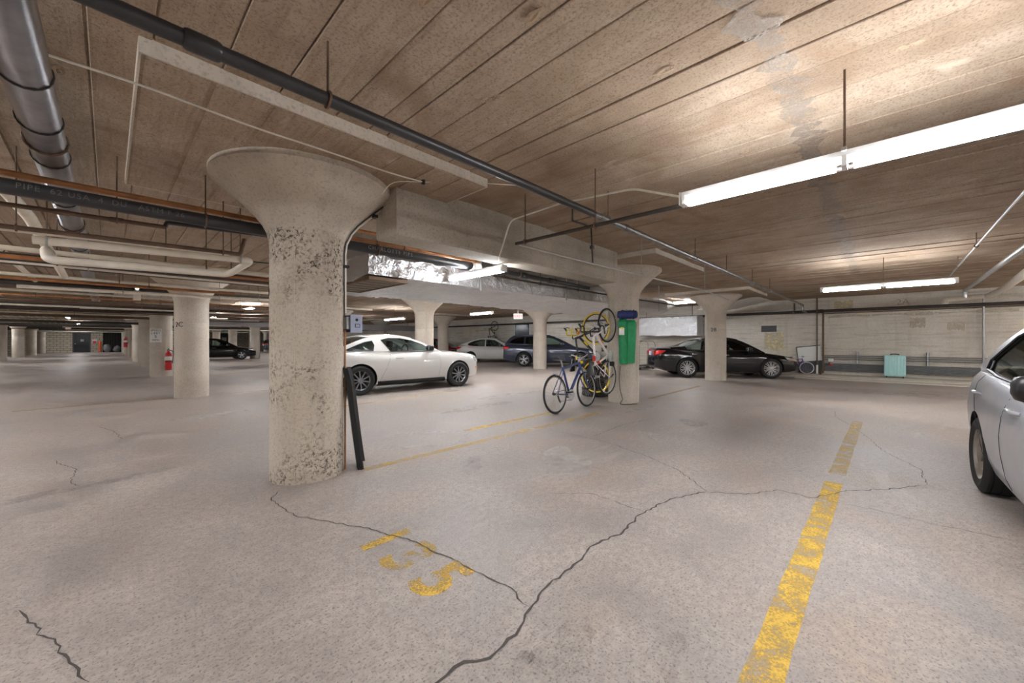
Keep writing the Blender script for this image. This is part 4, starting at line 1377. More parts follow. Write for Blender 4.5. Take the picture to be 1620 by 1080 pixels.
COUPE = dict(xf=2.20, xr=-2.44, W=1.88, wb=2.72, r=.345, rr=.66,
    top=[(-2.44, .86), (-2.40, .98), (-2.28, 1.055), (-2.0, 1.06), (-1.7, 1.045), (-1.2, 1.005), (-.5, .985), (.2, .985), (.75, 1.0), (1.2, .985), (1.7, .94), (2.0, .885), (2.15, .82), (2.20, .68)],
    roof=[(.88, .965), (.45, 1.17), (.02, 1.325), (-.35, 1.385), (-.75, 1.39), (-1.15, 1.34), (-1.55, 1.20), (-1.98, 1.02)], ri=2, rj=5,
    windows=[[(.60, 1.01), (.30, 1.17), (.0, 1.275), (-.30, 1.325), (-.62, 1.325), (-.80, 1.285), (-.70, 1.15), (-.60, 1.01)], [(-1.03, 1.03), (-.99, 1.16), (-1.03, 1.265), (-1.2, 1.235), (-1.45, 1.14), (-1.66, 1.05), (-1.62, 1.035)]],
    seams=[[(-.60, .98), (-.68, .75), (-.85, .4), (-.92, .26)], [(.72, .97), (.76, .7), (.70, .3)]],
    handles=[(-.40, .845)], mirror=(.42, 1.02), seat=-.05,
    head=([(1.92, .82), (2.14, .77)], [(1.98, .70), (2.16, .66)]), taill=([(-2.42, .93), (-2.36, .95)], [(-2.42, .70), (-2.38, .70)]),
    marker=([(2.04, .53), (2.15, .53)], [(2.04, .48), (2.15, .48)]), nose=.26)

def sedan(xf, xr, W, wb, r, belt=.93, roofz=1.43, deck=1.05, fast=0.0, **kw):
    d = dict(xf=xf, xr=xr, W=W, wb=wb, r=r,
        top=[(xr, deck - .24), (xr + .04, deck - .08), (xr + .14, deck), (xr + .55, deck + .015), (xr + 1.0, belt + .075), (xr + 1.7, belt + .03), (0.2, belt), (xf - 1.35, belt - .005), (xf - .9, belt - .06), (xf - .4, belt - .15), (xf - .1, belt - .24), (xf, belt - .36)],
        roof=[(xf - 1.12, belt - .04), (xf - 1.60, belt + .235), (xf - 2.0, roofz - .07), (xf - 2.4, roofz - .005), (xf - 2.85, roofz), (xf - 3.3, roofz - .055 - fast * .2), (xf - 3.8, roofz - .22 - fast * .3), (xf - 4.25, deck + .02)], ri=2, rj=5,
        windows=[[(xf - 1.50, belt + .025), (xf - 1.85, belt + .22), (xf - 2.15, roofz - .115), (xf - 2.45, roofz - .075), (xf - 2.66, roofz - .07), (xf - 2.66, belt + .035)],
                 [(xf - 2.74, belt + .035), (xf - 2.74, roofz - .07), (xf - 3.05, roofz - .085), (xf - 3.4, roofz - .16 - fast * .1), (xf - 3.78, belt + .17), (xf - 3.72, belt + .09), (xf - 3.3, belt + .055)]],
        seams=[[(xf - 1.52, belt - .03), (xf - 1.5, .65), (xf - 1.55, .27)], [(xf - 2.70, belt), (xf - 2.70, .6), (xf - 2.66, .25)], [(xf - 3.70, belt + .04), (xf - 3.66, .8), (xf - 3.42, .5), (xf - 3.38, .27)]],
        handles=[(xf - 2.45, belt - .12), (xf - 3.5, belt - .095)], mirror=(xf - 1.72, belt + .02), seat=xf - 2.35,
        head=([(xf - .52, belt - .18), (xf - .10, belt - .27)], [(xf - .46, belt - .27), (xf - .08, belt - .34)]),
        taill=([(xr + .015, deck - .09), (xr + .36, deck - .10)], [(xr + .015, deck - .27), (xr + .2, deck - .22)]),
        rear_lamp=[((.42, .62), (deck - .27, deck - .12))])
    d.update(kw)
    return d

BLACK_SEDAN = sedan(2.36, -2.47, 1.86, 2.776, .35, .93, 1.42, 1.06, .25, rr=.72, hmat='chrome', seal='black_trim', plate=.78,
    marker=([(1.98, .70), (2.22, .62)], [(2.0, .66), (2.24, .58)]))
WHITE_SEDAN = sedan(2.25, -2.25, 1.76, 2.67, .315, .93, 1.43, 1.03, .0)
SILVER_SEDAN = sedan(2.22, -2.28, 1.74, 2.60, .31, .92, 1.45, 1.0, .0, rr=.66, mmat='black_trim')
WAGON = dict(xf=2.30, xr=-2.45, W=1.84, wb=2.745, r=.35, rr=.70,
    top=[(-2.45, .75), (-2.42, .95), (-2.32, 1.08), (-2.0, 1.12), (-1.0, 1.08), (.2, 1.04), (1.0, 1.03), (1.4, .98), (1.9, .90), (2.2, .80), (2.30, .62)],
    roof=[(1.15, .99), (.62, 1.27), (.18, 1.46), (-.25, 1.55), (-.8, 1.57), (-1.5, 1.55), (-1.98, 1.50), (-2.22, 1.30), (-2.38, 1.06)], ri=2, rj=6,
    windows=[[(.72, 1.06), (.40, 1.24), (.08, 1.40), (-.2, 1.46), (-.38, 1.47), (-.38, 1.075)], [(-.47, 1.08), (-.47, 1.475), (-.9, 1.485), (-1.3, 1.475), (-1.3, 1.12)], [(-1.38, 1.13), (-1.38, 1.47), (-1.7, 1.44), (-2.0, 1.32), (-2.12, 1.20), (-1.95, 1.15)]],
    wglass={1: 'car_glass_dark', 2: 'car_glass_dark'}, rglass='car_glass_dark',
    seams=[[(.76, 1.02), (.78, .7), (.72, .3)], [(-.42, 1.05), (-.42, .6), (-.40, .3)], [(-1.38, 1.09), (-1.32, .8), (-1.0, .5), (-.96, .3)]],
    handles=[(-.18, .90), (-1.15, .93)], mirror=(.56, 1.05), seat=-.05, mmat='paint_navy',
    head=([(1.80, .82), (2.22, .74)], [(1.86, .70), (2.24, .65)]), taill=([(-2.42, 1.00), (-2.12, .985)], [(-2.42, .86), (-2.2, .88)]),
    rear_lamp=[((.45, .64), (.86, .98))], rails=[[(.05, 1.455), (-.1, 1.56), (-1.7, 1.585), (-1.9, 1.51)]], cladding=True, plate=.75)

HD = math.atan2(-.806, .593)
def place(S, near_wheel_rear, heading, right=True):
    """origin of the car when its rear right tyre's outer face stands at this spot"""
    f = Vector((math.cos(heading), math.sin(heading)))
    rt = Vector((f.y, -f.x))
    p = Vector(near_wheel_rear) + f * (S['wb'] / 2) - rt * (S['W'] / 2 - .02)
    return (p.x, p.y, 0)

car('white two-door coupe with a black sill parked behind the foreground column', place(COUPE, (4.02, 8.68), -.07), -.07, COUPE, 'paint_white', 'ten', 'alloy_dark',
    skirt=([(-.95, .30), (.90, .30)], [(-.93, .19), (.95, .19)]))
car('shiny black four-door sedan parked behind column 28 with red taillight', place(BLACK_SEDAN, (13.76, 4.88), HD), HD, BLACK_SEDAN, 'paint_black', 'ten_double', 'alloy', scale=.97)
car('dark blue station wagon with roof rails parked behind a column', place(WAGON, (14.33, 12.94), HD), HD, WAGON, 'paint_navy', 'five_double', 'alloy')
car('white four-door sedan with red taillight parked left of the dark blue wagon', place(WHITE_SEDAN, (15.0, 17.85), HD), HD, WHITE_SEDAN, 'paint_white', 'ten', 'alloy')
car('dark red car glimpsed behind columns left of the white sedan', place(WHITE_SEDAN, (14.55, 23.2), HD), HD, WHITE_SEDAN, 'paint_red', 'five', 'alloy')
car('silver car whose roof shows behind the white coupe', place(SILVER_SEDAN, (5.9, 17.0), 0), 0, SILVER_SEDAN, 'paint_silver', 'five', 'alloy')
car('black sedan parked behind column 2C with silver wheels', place(WHITE_SEDAN, (3.75, 32.3), 0), 0, dict(WHITE_SEDAN, hmat='chrome', marker=([(1.85, .72), (2.1, .68)], [(1.87, .69), (2.1, .64)])), 'paint_black', 'five', 'alloy')
car('dark grey car far back, its tail showing beside the foreground column', place(WAGON, (14.0, 53.2), 0), 0, dict(WAGON, rails=[]), 'paint_grey', 'five', 'alloy')
silver_dir = PI - math.radians(-2.0)
car('dusty silver sedan at the right edge of the picture with black mirror', place(SILVER_SEDAN, (5.05, -.56), silver_dir), silver_dir, dict({k: v for k, v in SILVER_SEDAN.items() if k != 'taill'}, hmat='paint_silver'), 'paint_silver_dusty', 'steel', 'wheel_steel')

# ------------------------------------------------------------------ bicycles
def bicycle(label, frame_mat, tire_mat='rubber', rim_mat='galvanised', bar='flat', bar_mat='bike_black', accent=None, R=.34, matrix=None, group='bicycles', fork_mat=None, steer=0.0):
    root = thing('bicycle', label, 'bicycle', (0, 0, 0), 0, group)
    RH, FH = Vector((-.50, 0, R)), Vector((.53, 0, R))
    BB, ST, HT, HB = Vector((-.07, 0, .29)), Vector((-.235, 0, .80)), Vector((.315, 0, .86)), Vector((.355, 0, .73))
    fr = MB()
    fr.tube([BB, ST], .021, 10)
    fr.tube([ST * .94 + BB * .06, HT * .9 + HB * .1], .022, 10)
    fr.tube([BB, HB * .8 + HT * .2], .027, 10)
    fr.tube([HB, HT], .027, 10)
    for s in (-1, 1):
        fr.tube([BB + Vector((-.02, s * .03, 0)), RH + Vector((0, s * .06, 0))], .009, 8)
        fr.tube([ST * .92 + BB * .08 + Vector((0, s * .018, 0)), RH + Vector((0, s * .06, 0))], .008, 8)
    fr.tube([BB + Vector((0, -.04, 0)), BB + Vector((0, .04, 0))], .024, 12)
    fr.build('frame', frame_mat, root, 60)
    if accent:
        for t0, t1, a, b in ((.15, .32, ST, HT), (.55, .75, BB, HB), (.7, .85, BB, ST)):
            MB().tube([a + (b - a) * t0, a + (b - a) * t1], .0285, 10).build('decal', accent, root, 60)
    fk = MB()
    for s in (-1, 1):
        fk.tube([HB + Vector((.005, s * .03, -.01)), HB * .5 + FH * .5 + Vector((-.01, s * .055, 0)), FH + Vector((0, s * .055, 0))], [.014, .012, .009], 8)
    fk.tube([HB + Vector((0, -.035, 0)), HB + Vector((0, .035, 0))], .016, 8)
    fk.build('fork', fork_mat or frame_mat, root, 60)
    for H in (RH, FH):
        tm = MB().tube([(H.x + (R - .018) * math.cos(a), 0, H.z + (R - .018) * math.sin(a)) for a in [2 * PI * k / 48 for k in range(48)]], .018, 8, closed=True)
        wl = tm.build('wheel', tire_mat, root, 60)
        rm = MB()
        rm.tube([(H.x + (R - .042) * math.cos(a), 0, H.z + (R - .042) * math.sin(a)) for a in [2 * PI * k / 48 for k in range(48)]], .012, 6, closed=True)
        rm.build('rim', rim_mat, wl, 60)
        sp = MB()
        for k in range(28):
            a = 2 * PI * k / 28
            s = 1 if k % 2 else -1
            b = a + (.5 if (k // 2) % 2 else -.5)
            sp.tube([(H.x + .022 * math.cos(b), s * .028, H.z + .022 * math.sin(b)), (H.x + (R - .045) * math.cos(a), 0, H.z + (R - .045) * math.sin(a))], .0016, 4, cap=False)
        sp.build('spokes', 'chrome', wl)
        hb = MB().lathe([(.012, -.06), (.012, -.035), (.028, -.032), (.028, -.026), (.016, -.022), (.016, .022), (.028, .026), (.028, .032), (.012, .035), (.012, .06)], 14, H, 'y')
        hb.build('hub', 'bike_black', wl, 40)
    # saddle and post
    MB().tube([ST, ST + Vector((-.035, 0, .12))], .013, 8).build('seat_post', 'galvanised', root, 60)
    sd = MB()
    rows = []
    for u in range(9):
        t = u / 8
        rows.append((-.15 + .28 * t, .075 * (1 - t) ** 1.3 + .02 * (1 - (2 * t - 1) ** 8) + .004, .02 * (1 - t) ** 2))
    V, F = [], []
    for (dx, hw, up) in rows:
        for q, dz in ((-1, -.035), (-.9, .0), (-.4, .012), (.4, .012), (.9, 0), (1, -.035)):
            V.append((ST.x - .035 + dx, q * hw, ST.z + .145 + up + dz))
    for i in range(8):
        for j in range(5):
            a = i * 6 + j
            F.append((a, a + 1, a + 7, a + 6))
        F.append((i * 6 + 5, i * 6, i * 6 + 6, i * 6 + 11))
    F += [tuple(range(6)), tuple(48 + j for j in range(5, -1, -1))]
    sd.add(V, F).build('saddle', 'bike_black', root, 50)
    # stem and bars
    S0 = HT + Vector((-.01, 0, .06))
    S1 = S0 + Vector((.085, 0, .035))
    MB().tube([HT, S0, S1], .014, 8).build('stem', 'bike_black' if bar == 'drop' else 'galvanised', root, 60)
    if bar == 'flat':
        hbm = MB().tube(smooth_line([S1 + Vector((-.06, -.29, .05)), S1 + Vector((-.03, -.18, .05)), S1 + Vector((0, -.07, .0)), S1 + Vector((0, .07, 0)), S1 + Vector((-.03, .18, .05)), S1 + Vector((-.06, .29, .05))], 5), .012, 8)
        hbm.build('handlebar', 'galvanised', root, 60)
        for s in (-1, 1):
            MB().tube([S1 + Vector((-.035, s * .19, .05)), S1 + Vector((-.065, s * .31, .05))], .016, 8).build('grip', 'bike_black', root, 60)
            MB().tube([S1 + Vector((-.01, s * .17, .045)), S1 + Vector((.05, s * .22, .03)), S1 + Vector((.04, s * .29, .03))], .006, 6).build('brake_lever', 'galvanised', root)
    else:
        for s in (-1, 1):
            P = [S1, S1 + Vector((0, s * .17, 0)), S1 + Vector((.03, s * .205, 0)), S1 + Vector((.095, s * .21, -.02)), S1 + Vector((.115, s * .21, -.075)), S1 + Vector((.075, s * .215, -.135)), S1 + Vector((-.04, s * .22, -.15))]
            MB().tube(smooth_line(P, 4), .014, 8).build('handlebar', bar_mat, root, 60)
            hd = MB()
            hd.tube([S1 + Vector((.08, s * .21, -.015)), S1 + Vector((.13, s * .21, .02)), S1 + Vector((.15, s * .21, .06))], [.016, .019, .014], 8)
            hd.tube([S1 + Vector((.145, s * .21, .03)), S1 + Vector((.165, s * .215, -.03)), S1 + Vector((.15, s * .22, -.09))], .007, 6)
            hd.build('brake_hood', 'bike_black', root, 60)
    # drivetrain (right side is -y)
    dr = MB()
    dr.lathe([(.02, -.052), (.095, -.05), (.098, -.046), (.02, -.044)], 28, BB, 'y')
    dr.lathe([(.01, -.05), (.045, -.05), (.03, -.04), (.01, -.035)], 18, RH, 'y')
    dr.build('chainring', 'galvanised', root, 40)
    ch = MB()
    ch.tube([BB + Vector((0, -.048, .097)), RH + Vector((0, -.048, .045))], .004, 5)
    ch.tube([BB + Vector((0, -.048, -.097)), RH + Vector((.03, -.048, -.13)), RH + Vector((.0, -.048, -.04))], .004, 5)
    ch.build('chain', 'dark_pipe', root)
    for s in (-1, 1):
        c = MB().tube([BB + Vector((0, s * .055, 0)), BB + Vector((s * .155, s * .07, -s * .06))], [.013, .010], 8)
        co = c.build('crank', 'galvanised', root, 60)
        q = BB + Vector((s * .155, s * .07, -s * .06))
        MB().bbox(q.x - .045, q.x + .045, min(q.y, q.y + s * .09), max(q.y, q.y + s * .09), q.z - .013, q.z + .013, .004).build('pedal', 'bike_black', co)
    de = MB().tube([RH + Vector((.0, -.055, -.02)), RH + Vector((.03, -.055, -.09)), RH + Vector((.06, -.055, -.15))], .012, 6)
    de.build('derailleur', 'bike_black', root)
    for H, dx in ((RH, .02), (FH, -.02)):
        MB().bbox(H.x + dx * 2 - .02, H.x + dx * 2 + .02, -.035, .035, H.z + R - .02, H.z + R + .03, .006).build('brake', 'galvanised', root)
    if matrix is not None:
        root.matrix_world = matrix
    return root

def axes(ox, xa, ya, za, s=1.0):
    m = Matrix((Vector(xa) * s, Vector(ya) * s, Vector(za) * s)).transposed().to_4x4()
    m.translation = Vector(ox)
    return m

# standing, leaning a little towards the hung ones
lean = math.radians(4)
bicycle('blue bicycle with thin black tyres standing on the floor by the hung bicycles', 'bike_blue', bar='flat', accent=None,
        matrix=Matrix.Translation((5.85, 4.09, 0)) @ Matrix.Rotation(.03, 4, 'Z') @ Matrix.Rotation(-lean, 4, 'X'))
bicycle('black and yellow road bicycle with yellow tyres hung upright on the column', 'bike_black', 'bike_yellow', 'bike_black', 'drop', 'bike_yellow', 'bike_yellow',
        matrix=axes((7.17, 4.075, 1.0), (0, 0, 1), (1, 0, 0), (0, 1, 0)))
bicycle('white road bicycle with red decals and black bars hung upright on the column', 'bike_white', 'rubber', 'galvanised', 'drop', 'bike_black', 'bike_red',
        matrix=axes((7.14, 3.93, 1.04), (0, 0, 1), (0, 1, 0), (-1, 0, 0)))
bicycle('small purple child bicycle with white tyres in front of the black sedan', 'bike_purple', 'board_white', 'bike_purple', 'flat', fork_mat='bike_purple', R=.34, group=None,
        matrix=Matrix.Translation((17.22, 2.3, .10)) @ Matrix.Rotation(math.radians(-88), 4, 'Z') @ Matrix.Scale(.62, 4))
bicycle('black bicycle hung on the far wall between the white sedan and the wagon', 'bike_black', group=None,
        matrix=axes((17.66, 18.2, 1.75), (0, 0, 1), (0, 1, 0), (-1, 0, 0), .95))

# ------------------------------------------------------------------ things round the columns
# black plastic channel leaning on the foreground column
lp = thing('plastic_channel', 'tall black plastic channel leaning on the foreground column', 'panel', (1.735, 3.80, 0))
prof = [(-.125, .0), (-.13, .05), (-.118, .062), (-.09, .03), (-.02, .012), (.06, .012), (.11, .03), (.128, .062), (.140, .05), (.130, -.004), (.06, -.016), (-.04, -.016)]
rows = []
H = .99
for i in range(13):
    t = i / 12
    rows.append((t, .10 * t ** 2 * .2 - .135 * t + (-.05 * max(0, t - .86) ** 1 * 6 * .5), 1 - .10 * t))
V, F = [], []
for t, off, k in rows:
    for (u, v) in prof:
        V.append((off + v * .9, u * k, H * t - .0 + (.012 if t == 0 and u > 0 else 0)))
n = len(prof)
for i in range(12):
    for k in range(n):
        F.append((i * n + k, i * n + (k + 1) % n, (i + 1) * n + (k + 1) % n, (i + 1) * n + k))
F += [tuple(range(n)), tuple(12 * n + k for k in range(n - 1, -1, -1))]
MB().add(V, F).build('channel', 'black_plastic', lp, 45)
MB().tube([(-.13, -.10, H - .005), (-.16, 0, H + .015), (-.13, .10, H - .005)], .012, 6).build('top_lip', 'black_plastic', lp, 60)
lp.rotation_euler = (0, 0, math.radians(-28))

# stack of car tyres beside the bicycles
tprof = [(.20, -.09), (.21, -.10), (.29, -.105), (.315, -.085)]
for q in (-.5, 0, .5):
    tprof += [(.325, .1 * (q - .2)), (.325, .1 * (q - .05)), (.316, .1 * (q - .04)), (.316, .1 * (q + .04)), (.325, .1 * (q + .05)), (.325, .1 * (q + .2))]
tprof += [(.315, .085), (.29, .105), (.21, .10), (.20, .09), (.185, 0)]
ty_me = MB().lathe(tprof + [tprof[0]], 40, cap=False).mesh('tyre', 'rubber', 35)
lug = MB()
for k in range(36):
    a = 2 * PI * k / 36
    lug.obox((.322 * math.cos(a), .322 * math.sin(a), .065), (math.cos(a), math.sin(a), 0), (-math.sin(a), math.cos(a), 0), (0, 0, 1), .007, .012, .02)
    lug.obox((.322 * math.cos(a + .08), .322 * math.sin(a + .08), -.065), (math.cos(a), math.sin(a), 0), (-math.sin(a), math.cos(a), 0), (0, 0, 1), .007, .012, .02)
lug_me = lug.mesh('tread_lugs', 'rubber')
for k in range(4):
    lab = ['bottom', 'second', 'third', 'top'][k] + ' tyre of the black stack behind the hung bicycles'
    o = thing('tyre_carcass', lab, 'tyre', (7.82 + .01 * (k % 2), 4.80 - .012 * k, .106 + .212 * k), 1.1 * k, 'stacked car tyres')
    link('casing', ty_me, o)
    link('tread_lugs', lug_me, o)['kind'] = 'stuff'

# green bag with two limp legs and a folded navy bag above it
ca = math.radians(-141)
bg = thing('green_bag', 'long green fabric bag with two drooping lobes hung on the bicycle column', 'bag', (GX[2] + .315 * math.cos(ca), GY[1] + .315 * math.sin(ca), .80), ca)
def lobe(yc, hw, z0, z1, th, seed):
    V, F = [], []
    nz, na = 22, 18
    for i in range(nz + 1):
        t = i / nz
        z = z0 + (z1 - z0) * t
        k = (1 - .16 * (1 - t)) * (1 - .35 * max(0, (t - .9) * 10) ** 2)
        for j in range(na):
            a = 2 * PI * j / na
            p = Vector((th * (1 + .9 * math.cos(a)) * k, yc + hw * math.sin(a) * k + .03 * (1 - t) * (1 if yc > 0 else -1) * -.5, z))
            w = noise.noise(Vector((p.y * 22, p.z * 4, seed))) * .012 + noise.noise(Vector((p.y * 40, p.z * 9, seed + 4))) * .006
            V.append(p + Vector((math.cos(a), math.sin(a), 0)) * w)
    for i in range(nz):
        for j in range(na):
            F.append((i * na + j, i * na + (j + 1) % na, (i + 1) * na + (j + 1) % na, (i + 1) * na + j))
    F += [tuple(range(na - 1, -1, -1)), tuple(nz * na + j for j in range(na))]
    return MB().add(V, F)
lobe(-.085, .10, .0, .90, .06, 1).build('lobe', 'green_cloth', bg, 70)
lobe(.085, .10, .02, .88, .06, 7).build('lobe', 'green_cloth', bg, 70)
MB().bbox(.118, .126, -.175, -.07, .58, .72, .003).build('care_label', 'label_white', bg)
MB().bbox(.120, .128, -.145, -.09, .70, .735, .003).build('yellow_tag', 'bike_yellow', bg)
nb = thing('navy_bag', 'folded navy blue bag strapped above the green bag', 'bag', (GX[2] + .315 * math.cos(ca), GY[1] + .315 * math.sin(ca), 1.70), ca)
V, F = [], []
for i in range(19):
    t = i / 18
    for j in range(14):
        a = 2 * PI * j / 14
        p = Vector((.065 + .06 * math.cos(a), -.19 + .38 * t, .09 + .085 * math.sin(a) * (1 - .25 * abs(2 * t - 1) ** 4)))
        V.append(p + Vector((math.cos(a), 0, math.sin(a))) * .012 * noise.noise(p * 18))
for i in range(18):
    for j in range(14):
        F.append((i * 14 + j, i * 14 + (j + 1) % 14, (i + 1) * 14 + (j + 1) % 14, (i + 1) * 14 + j))
F += [tuple(range(13, -1, -1)), tuple(18 * 14 + j for j in range(14))]
MB().add(V, F).build('roll', 'navy_cloth', nb, 70)
for yy in (-.10, .12):
    MB().tube([(.065 + .068 * math.cos(a), yy, .09 + .092 * math.sin(a)) for a in [2 * PI * k / 16 for k in range(16)]], .008, 5, closed=True).build('strap', 'letter_black', nb)
hk = MB()
hk.tube([(0, 0, .2), (.04, 0, .2), (.05, 0, .16)], .008, 6)
hk.build('hook', 'galvanised', nb)

# loose cable and grit at the foot of the bicycle column
pipe('loose_cable', 'loose black cable trailing down beside the hung bicycles', smooth_line([(7.13, 3.82, .75), (7.11, 3.83, .5), (7.08, 3.80, .3), (7.10, 3.76, .1), (7.0, 3.74, .012), (7.25, 3.52, .012)], 4), .007, 'letter_black', (), n=6, cat='cable')

# speed limit sign on the third column of the aisle row
sy = GY[3] - .316
sg = thing('speed_sign', 'white speed limit 5 mph sign on a column', 'sign', (GX[1] - .17, sy - .03, 1.22), math.radians(-20))
MB().bbox(-.16, .16, -.004, .004, 0, .48, .002).build('plate', 'sign_white', sg)
for body, size, zz in (('SPEED', .095, .41), ('LIMIT', .095, .315), ('5', .14, .205), ('MPH', .09, .075)):
    lettering(body, size, 'letter_black', sg, lambda u, v, t, zz=zz: (u, -.005 - t * .5, zz + v), 'lettering', 1.1)
for zz in (.03, .45):
    MB().lathe([(.008, -.012), (.008, 0)], 8, (0, 0, zz), 'y').build('bolt', 'galvanised', sg)

def extinguisher(label, loc, rz, s=1.0):
    t = thing('fire_extinguisher', label, 'extinguisher', loc, rz, 'fire extinguishers')
    t.scale = (s, s, s)
    MB().lathe([(.0, 0), (.085, 0), (.092, .02), (.092, .50), (.080, .56), (.045, .60), (.03, .62), (.03, .65), (0, .65)], 24).build('cylinder', 'red_steel', t, 40)
    MB().lathe([(.0935, .33), (.0935, .46)], 24, cap=False).build('label_band', 'label_white', t, 40)
    MB().lathe([(.0955, .27), (.0955, .30)], 24, cap=False).build('strap', 'letter_black', t, 40)
    MB().box(-.095, .095, .085, .11, .18, .42).build('bracket', 'label_white', t)
    vl = MB()
    vl.bbox(-.03, .03, -.03, .03, .64, .70, .008)
    vl.tube([(0, -.02, .70), (.0, -.12, .73)], .010, 6)
    vl.tube([(0, -.02, .68), (.0, -.12, .67)], .008, 6)
    vl.build('valve', 'letter_black', t, 40)
    MB().tube(smooth_line([(.03, 0, .66), (.11, -.02, .62), (.115, -.02, .40), (.10, -.02, .22)], 5), .012, 6).build('hose', 'letter_black', t, 60)
    MB().lathe([(.016, -.04), (.016, -.03)], 10, (0, 0, .67), 'y').build('gauge', 'sign_white', t)
    return t
extinguisher('red fire extinguisher mounted beside the speed limit sign column', (GX[1] + .16, GY[3] - .44, .24), 0, 1.05)
extinguisher('small distant red fire extinguisher on a column far down the aisle', (GX[1] - .30, GY[7] - .42, .75), 0, 1.3)

def exit_sign(label, loc, rz, hang):
    t = thing('exit_sign', label, 'sign', loc, rz, 'exit signs')
    MB().bbox(-.17, .17, -.03, .03, 0, .21, .01).build('case', 'fixture_white', t)
    MB().box(-.16, .16, -.034, -.03, .01, .20).build('lit_face', 'exit_glow', t)
    lettering('EXIT', .15, 'exit_red', t, lambda u, v, q: (u, -.036 - q * .3, .105 + v))
    MB().tube([(0, 0, .21), (0, 0, hang)], .008, 6).build('stem', 'galvanised', t)
exit_sign('lit exit sign hanging above the white sedan and dark wagon', (10.75, 10.0, 2.10), YAW - PI / 2, .71)
exit_sign('lit exit sign hanging far down the left aisle', (-2.4, 50.0, 2.28), math.radians(0), .53)
exit_sign('lit exit sign hung far back near the end doors', (8.0, 44.0, 2.3), 0, .5)

# ------------------------------------------------------------------ the far end
d1 = tag(MB().box(-2.75, -1.55, Y_END - .05, Y_END - .001, 0, 2.15).build('door_1', 'dark_door'), 'black steel door in the far block wall', kind='structure')
fr_ = MB()
for a in ((-2.85, -2.75, 0, 2.25), (-1.55, -1.45, 0, 2.25), (-2.85, -1.45, 2.15, 2.25)):
    fr_.box(a[0], a[1], Y_END - .07, Y_END - .001, a[2], a[3])
fr_.build('door_frame', 'board_grey', d1)
MB().box(-2.25, -2.0, Y_END - .056, Y_END - .05, 1.25, 1.5).build('notice', 'letter_grey', d1)
MB().lathe([(.05, -.04), (.05, 0)], 10, (-2.65, Y_END - .05, 1.0), 'y').build('door_handle', 'galvanised', d1)
d2 = tag(MB().box(10.2, 12.0, Y_END - .05, Y_END - .001, 0, 2.3).build('door_2', 'dark_door'), 'black door with a small bright window behind the black sedan', kind='structure')
MB().box(10.8, 11.3, Y_END - .056, Y_END - .05, 1.3, 1.8).build('door_window', 'sign_white', d2)
rec = tag(MB().box(-.5, 1.4, Y_END - .04, Y_END - .001, 0, 2.4).build('bay_shade_panel', 'dark_recess'), 'flat dark panel standing in for the shaded open bay at the far end of the aisle', kind='structure')  # the opening's shade is a flat dark panel, with gate bars before it
for k in range(9):
    MB().tube([(-.45 + .22 * k, Y_END - .06, 0), (-.45 + .22 * k, Y_END - .06, 2.4)], .012, 5).build('bar', 'dark_pipe', rec)
ps = thing('bollard', 'orange post standing before the far block wall', 'post', (-.72, Y_END - .5, 0))
MB().lathe([(.12, 0), (.12, 1.25), (.10, 1.32), (0, 1.35)], 16).build('post', 'sign_orange', ps, 40)
MB().lathe([(.18, 0), (.18, .03), (.12, .04)], 16).build('base', 'dark_pipe', ps, 40)
hc = thing('hose_cabinet', 'small red and white fire cabinet on the far block wall', 'cabinet', (-1.15, Y_END - .12, 1.0))
MB().bbox(-.2, .2, 0, .12, 0, .5, .01).build('case', 'fixture_white', hc)
MB().box(-.15, .15, -.01, 0, .05, .30).build('door', 'red_steel', hc)
for i, (cx_, cy_, sx_, sz_) in enumerate([(-.15, Y_END - 1.2, .34, .9), (.62, Y_END - 1.3, .32, .75), (1.3, Y_END - 1.0, .28, .5)]):
    V, F = [], []
    for a in range(9):
        for b in range(14):
            th, ph = PI * a / 8, 2 * PI * b / 14
            p = Vector((sx_ * math.sin(th) * math.cos(ph), sx_ * .7 * math.sin(th) * math.sin(ph), sz_ * .5 + sz_ * .5 * math.cos(th)))
            V.append(p * (1 + .22 * noise.noise(p * 3 + Vector((i * 3, 0, 0)))))
    for a in range(8):
        for b in range(14):
            F.append((a * 14 + b, a * 14 + (b + 1) % 14, (a + 1) * 14 + (b + 1) % 14, (a + 1) * 14 + b))
    zmin = min(v.z for v in V)
    V = [v - Vector((0, 0, zmin)) for v in V]
    lab = ['tall', 'middle', 'low'][i] + ' heap under grey sheeting before the dark bay at the far end'
    tag(MB().add(V, F).build('covered_heap', 'tarp_grey', None, 60, loc=(cx_, cy_, 0)), lab, 'heap', 'covered heaps')
# shelf rack with white boxes glimpsed between the left columns
rk = thing('storage_rack', 'white storage rack glimpsed between the left columns', 'rack', (-6.3, 51, 0))
for xx in (-.5, .5):
    for yy in (-.4, .4):
        MB().box(xx - .03, xx + .03, yy - .03, yy + .03, 0, 2.0).build('upright', 'fixture_white', rk)
for zz in (.2, .75, 1.3, 1.9):
    MB().box(-.55, .55, -.45, .45, zz, zz + .05).build('shelf', 'fixture_white', rk)

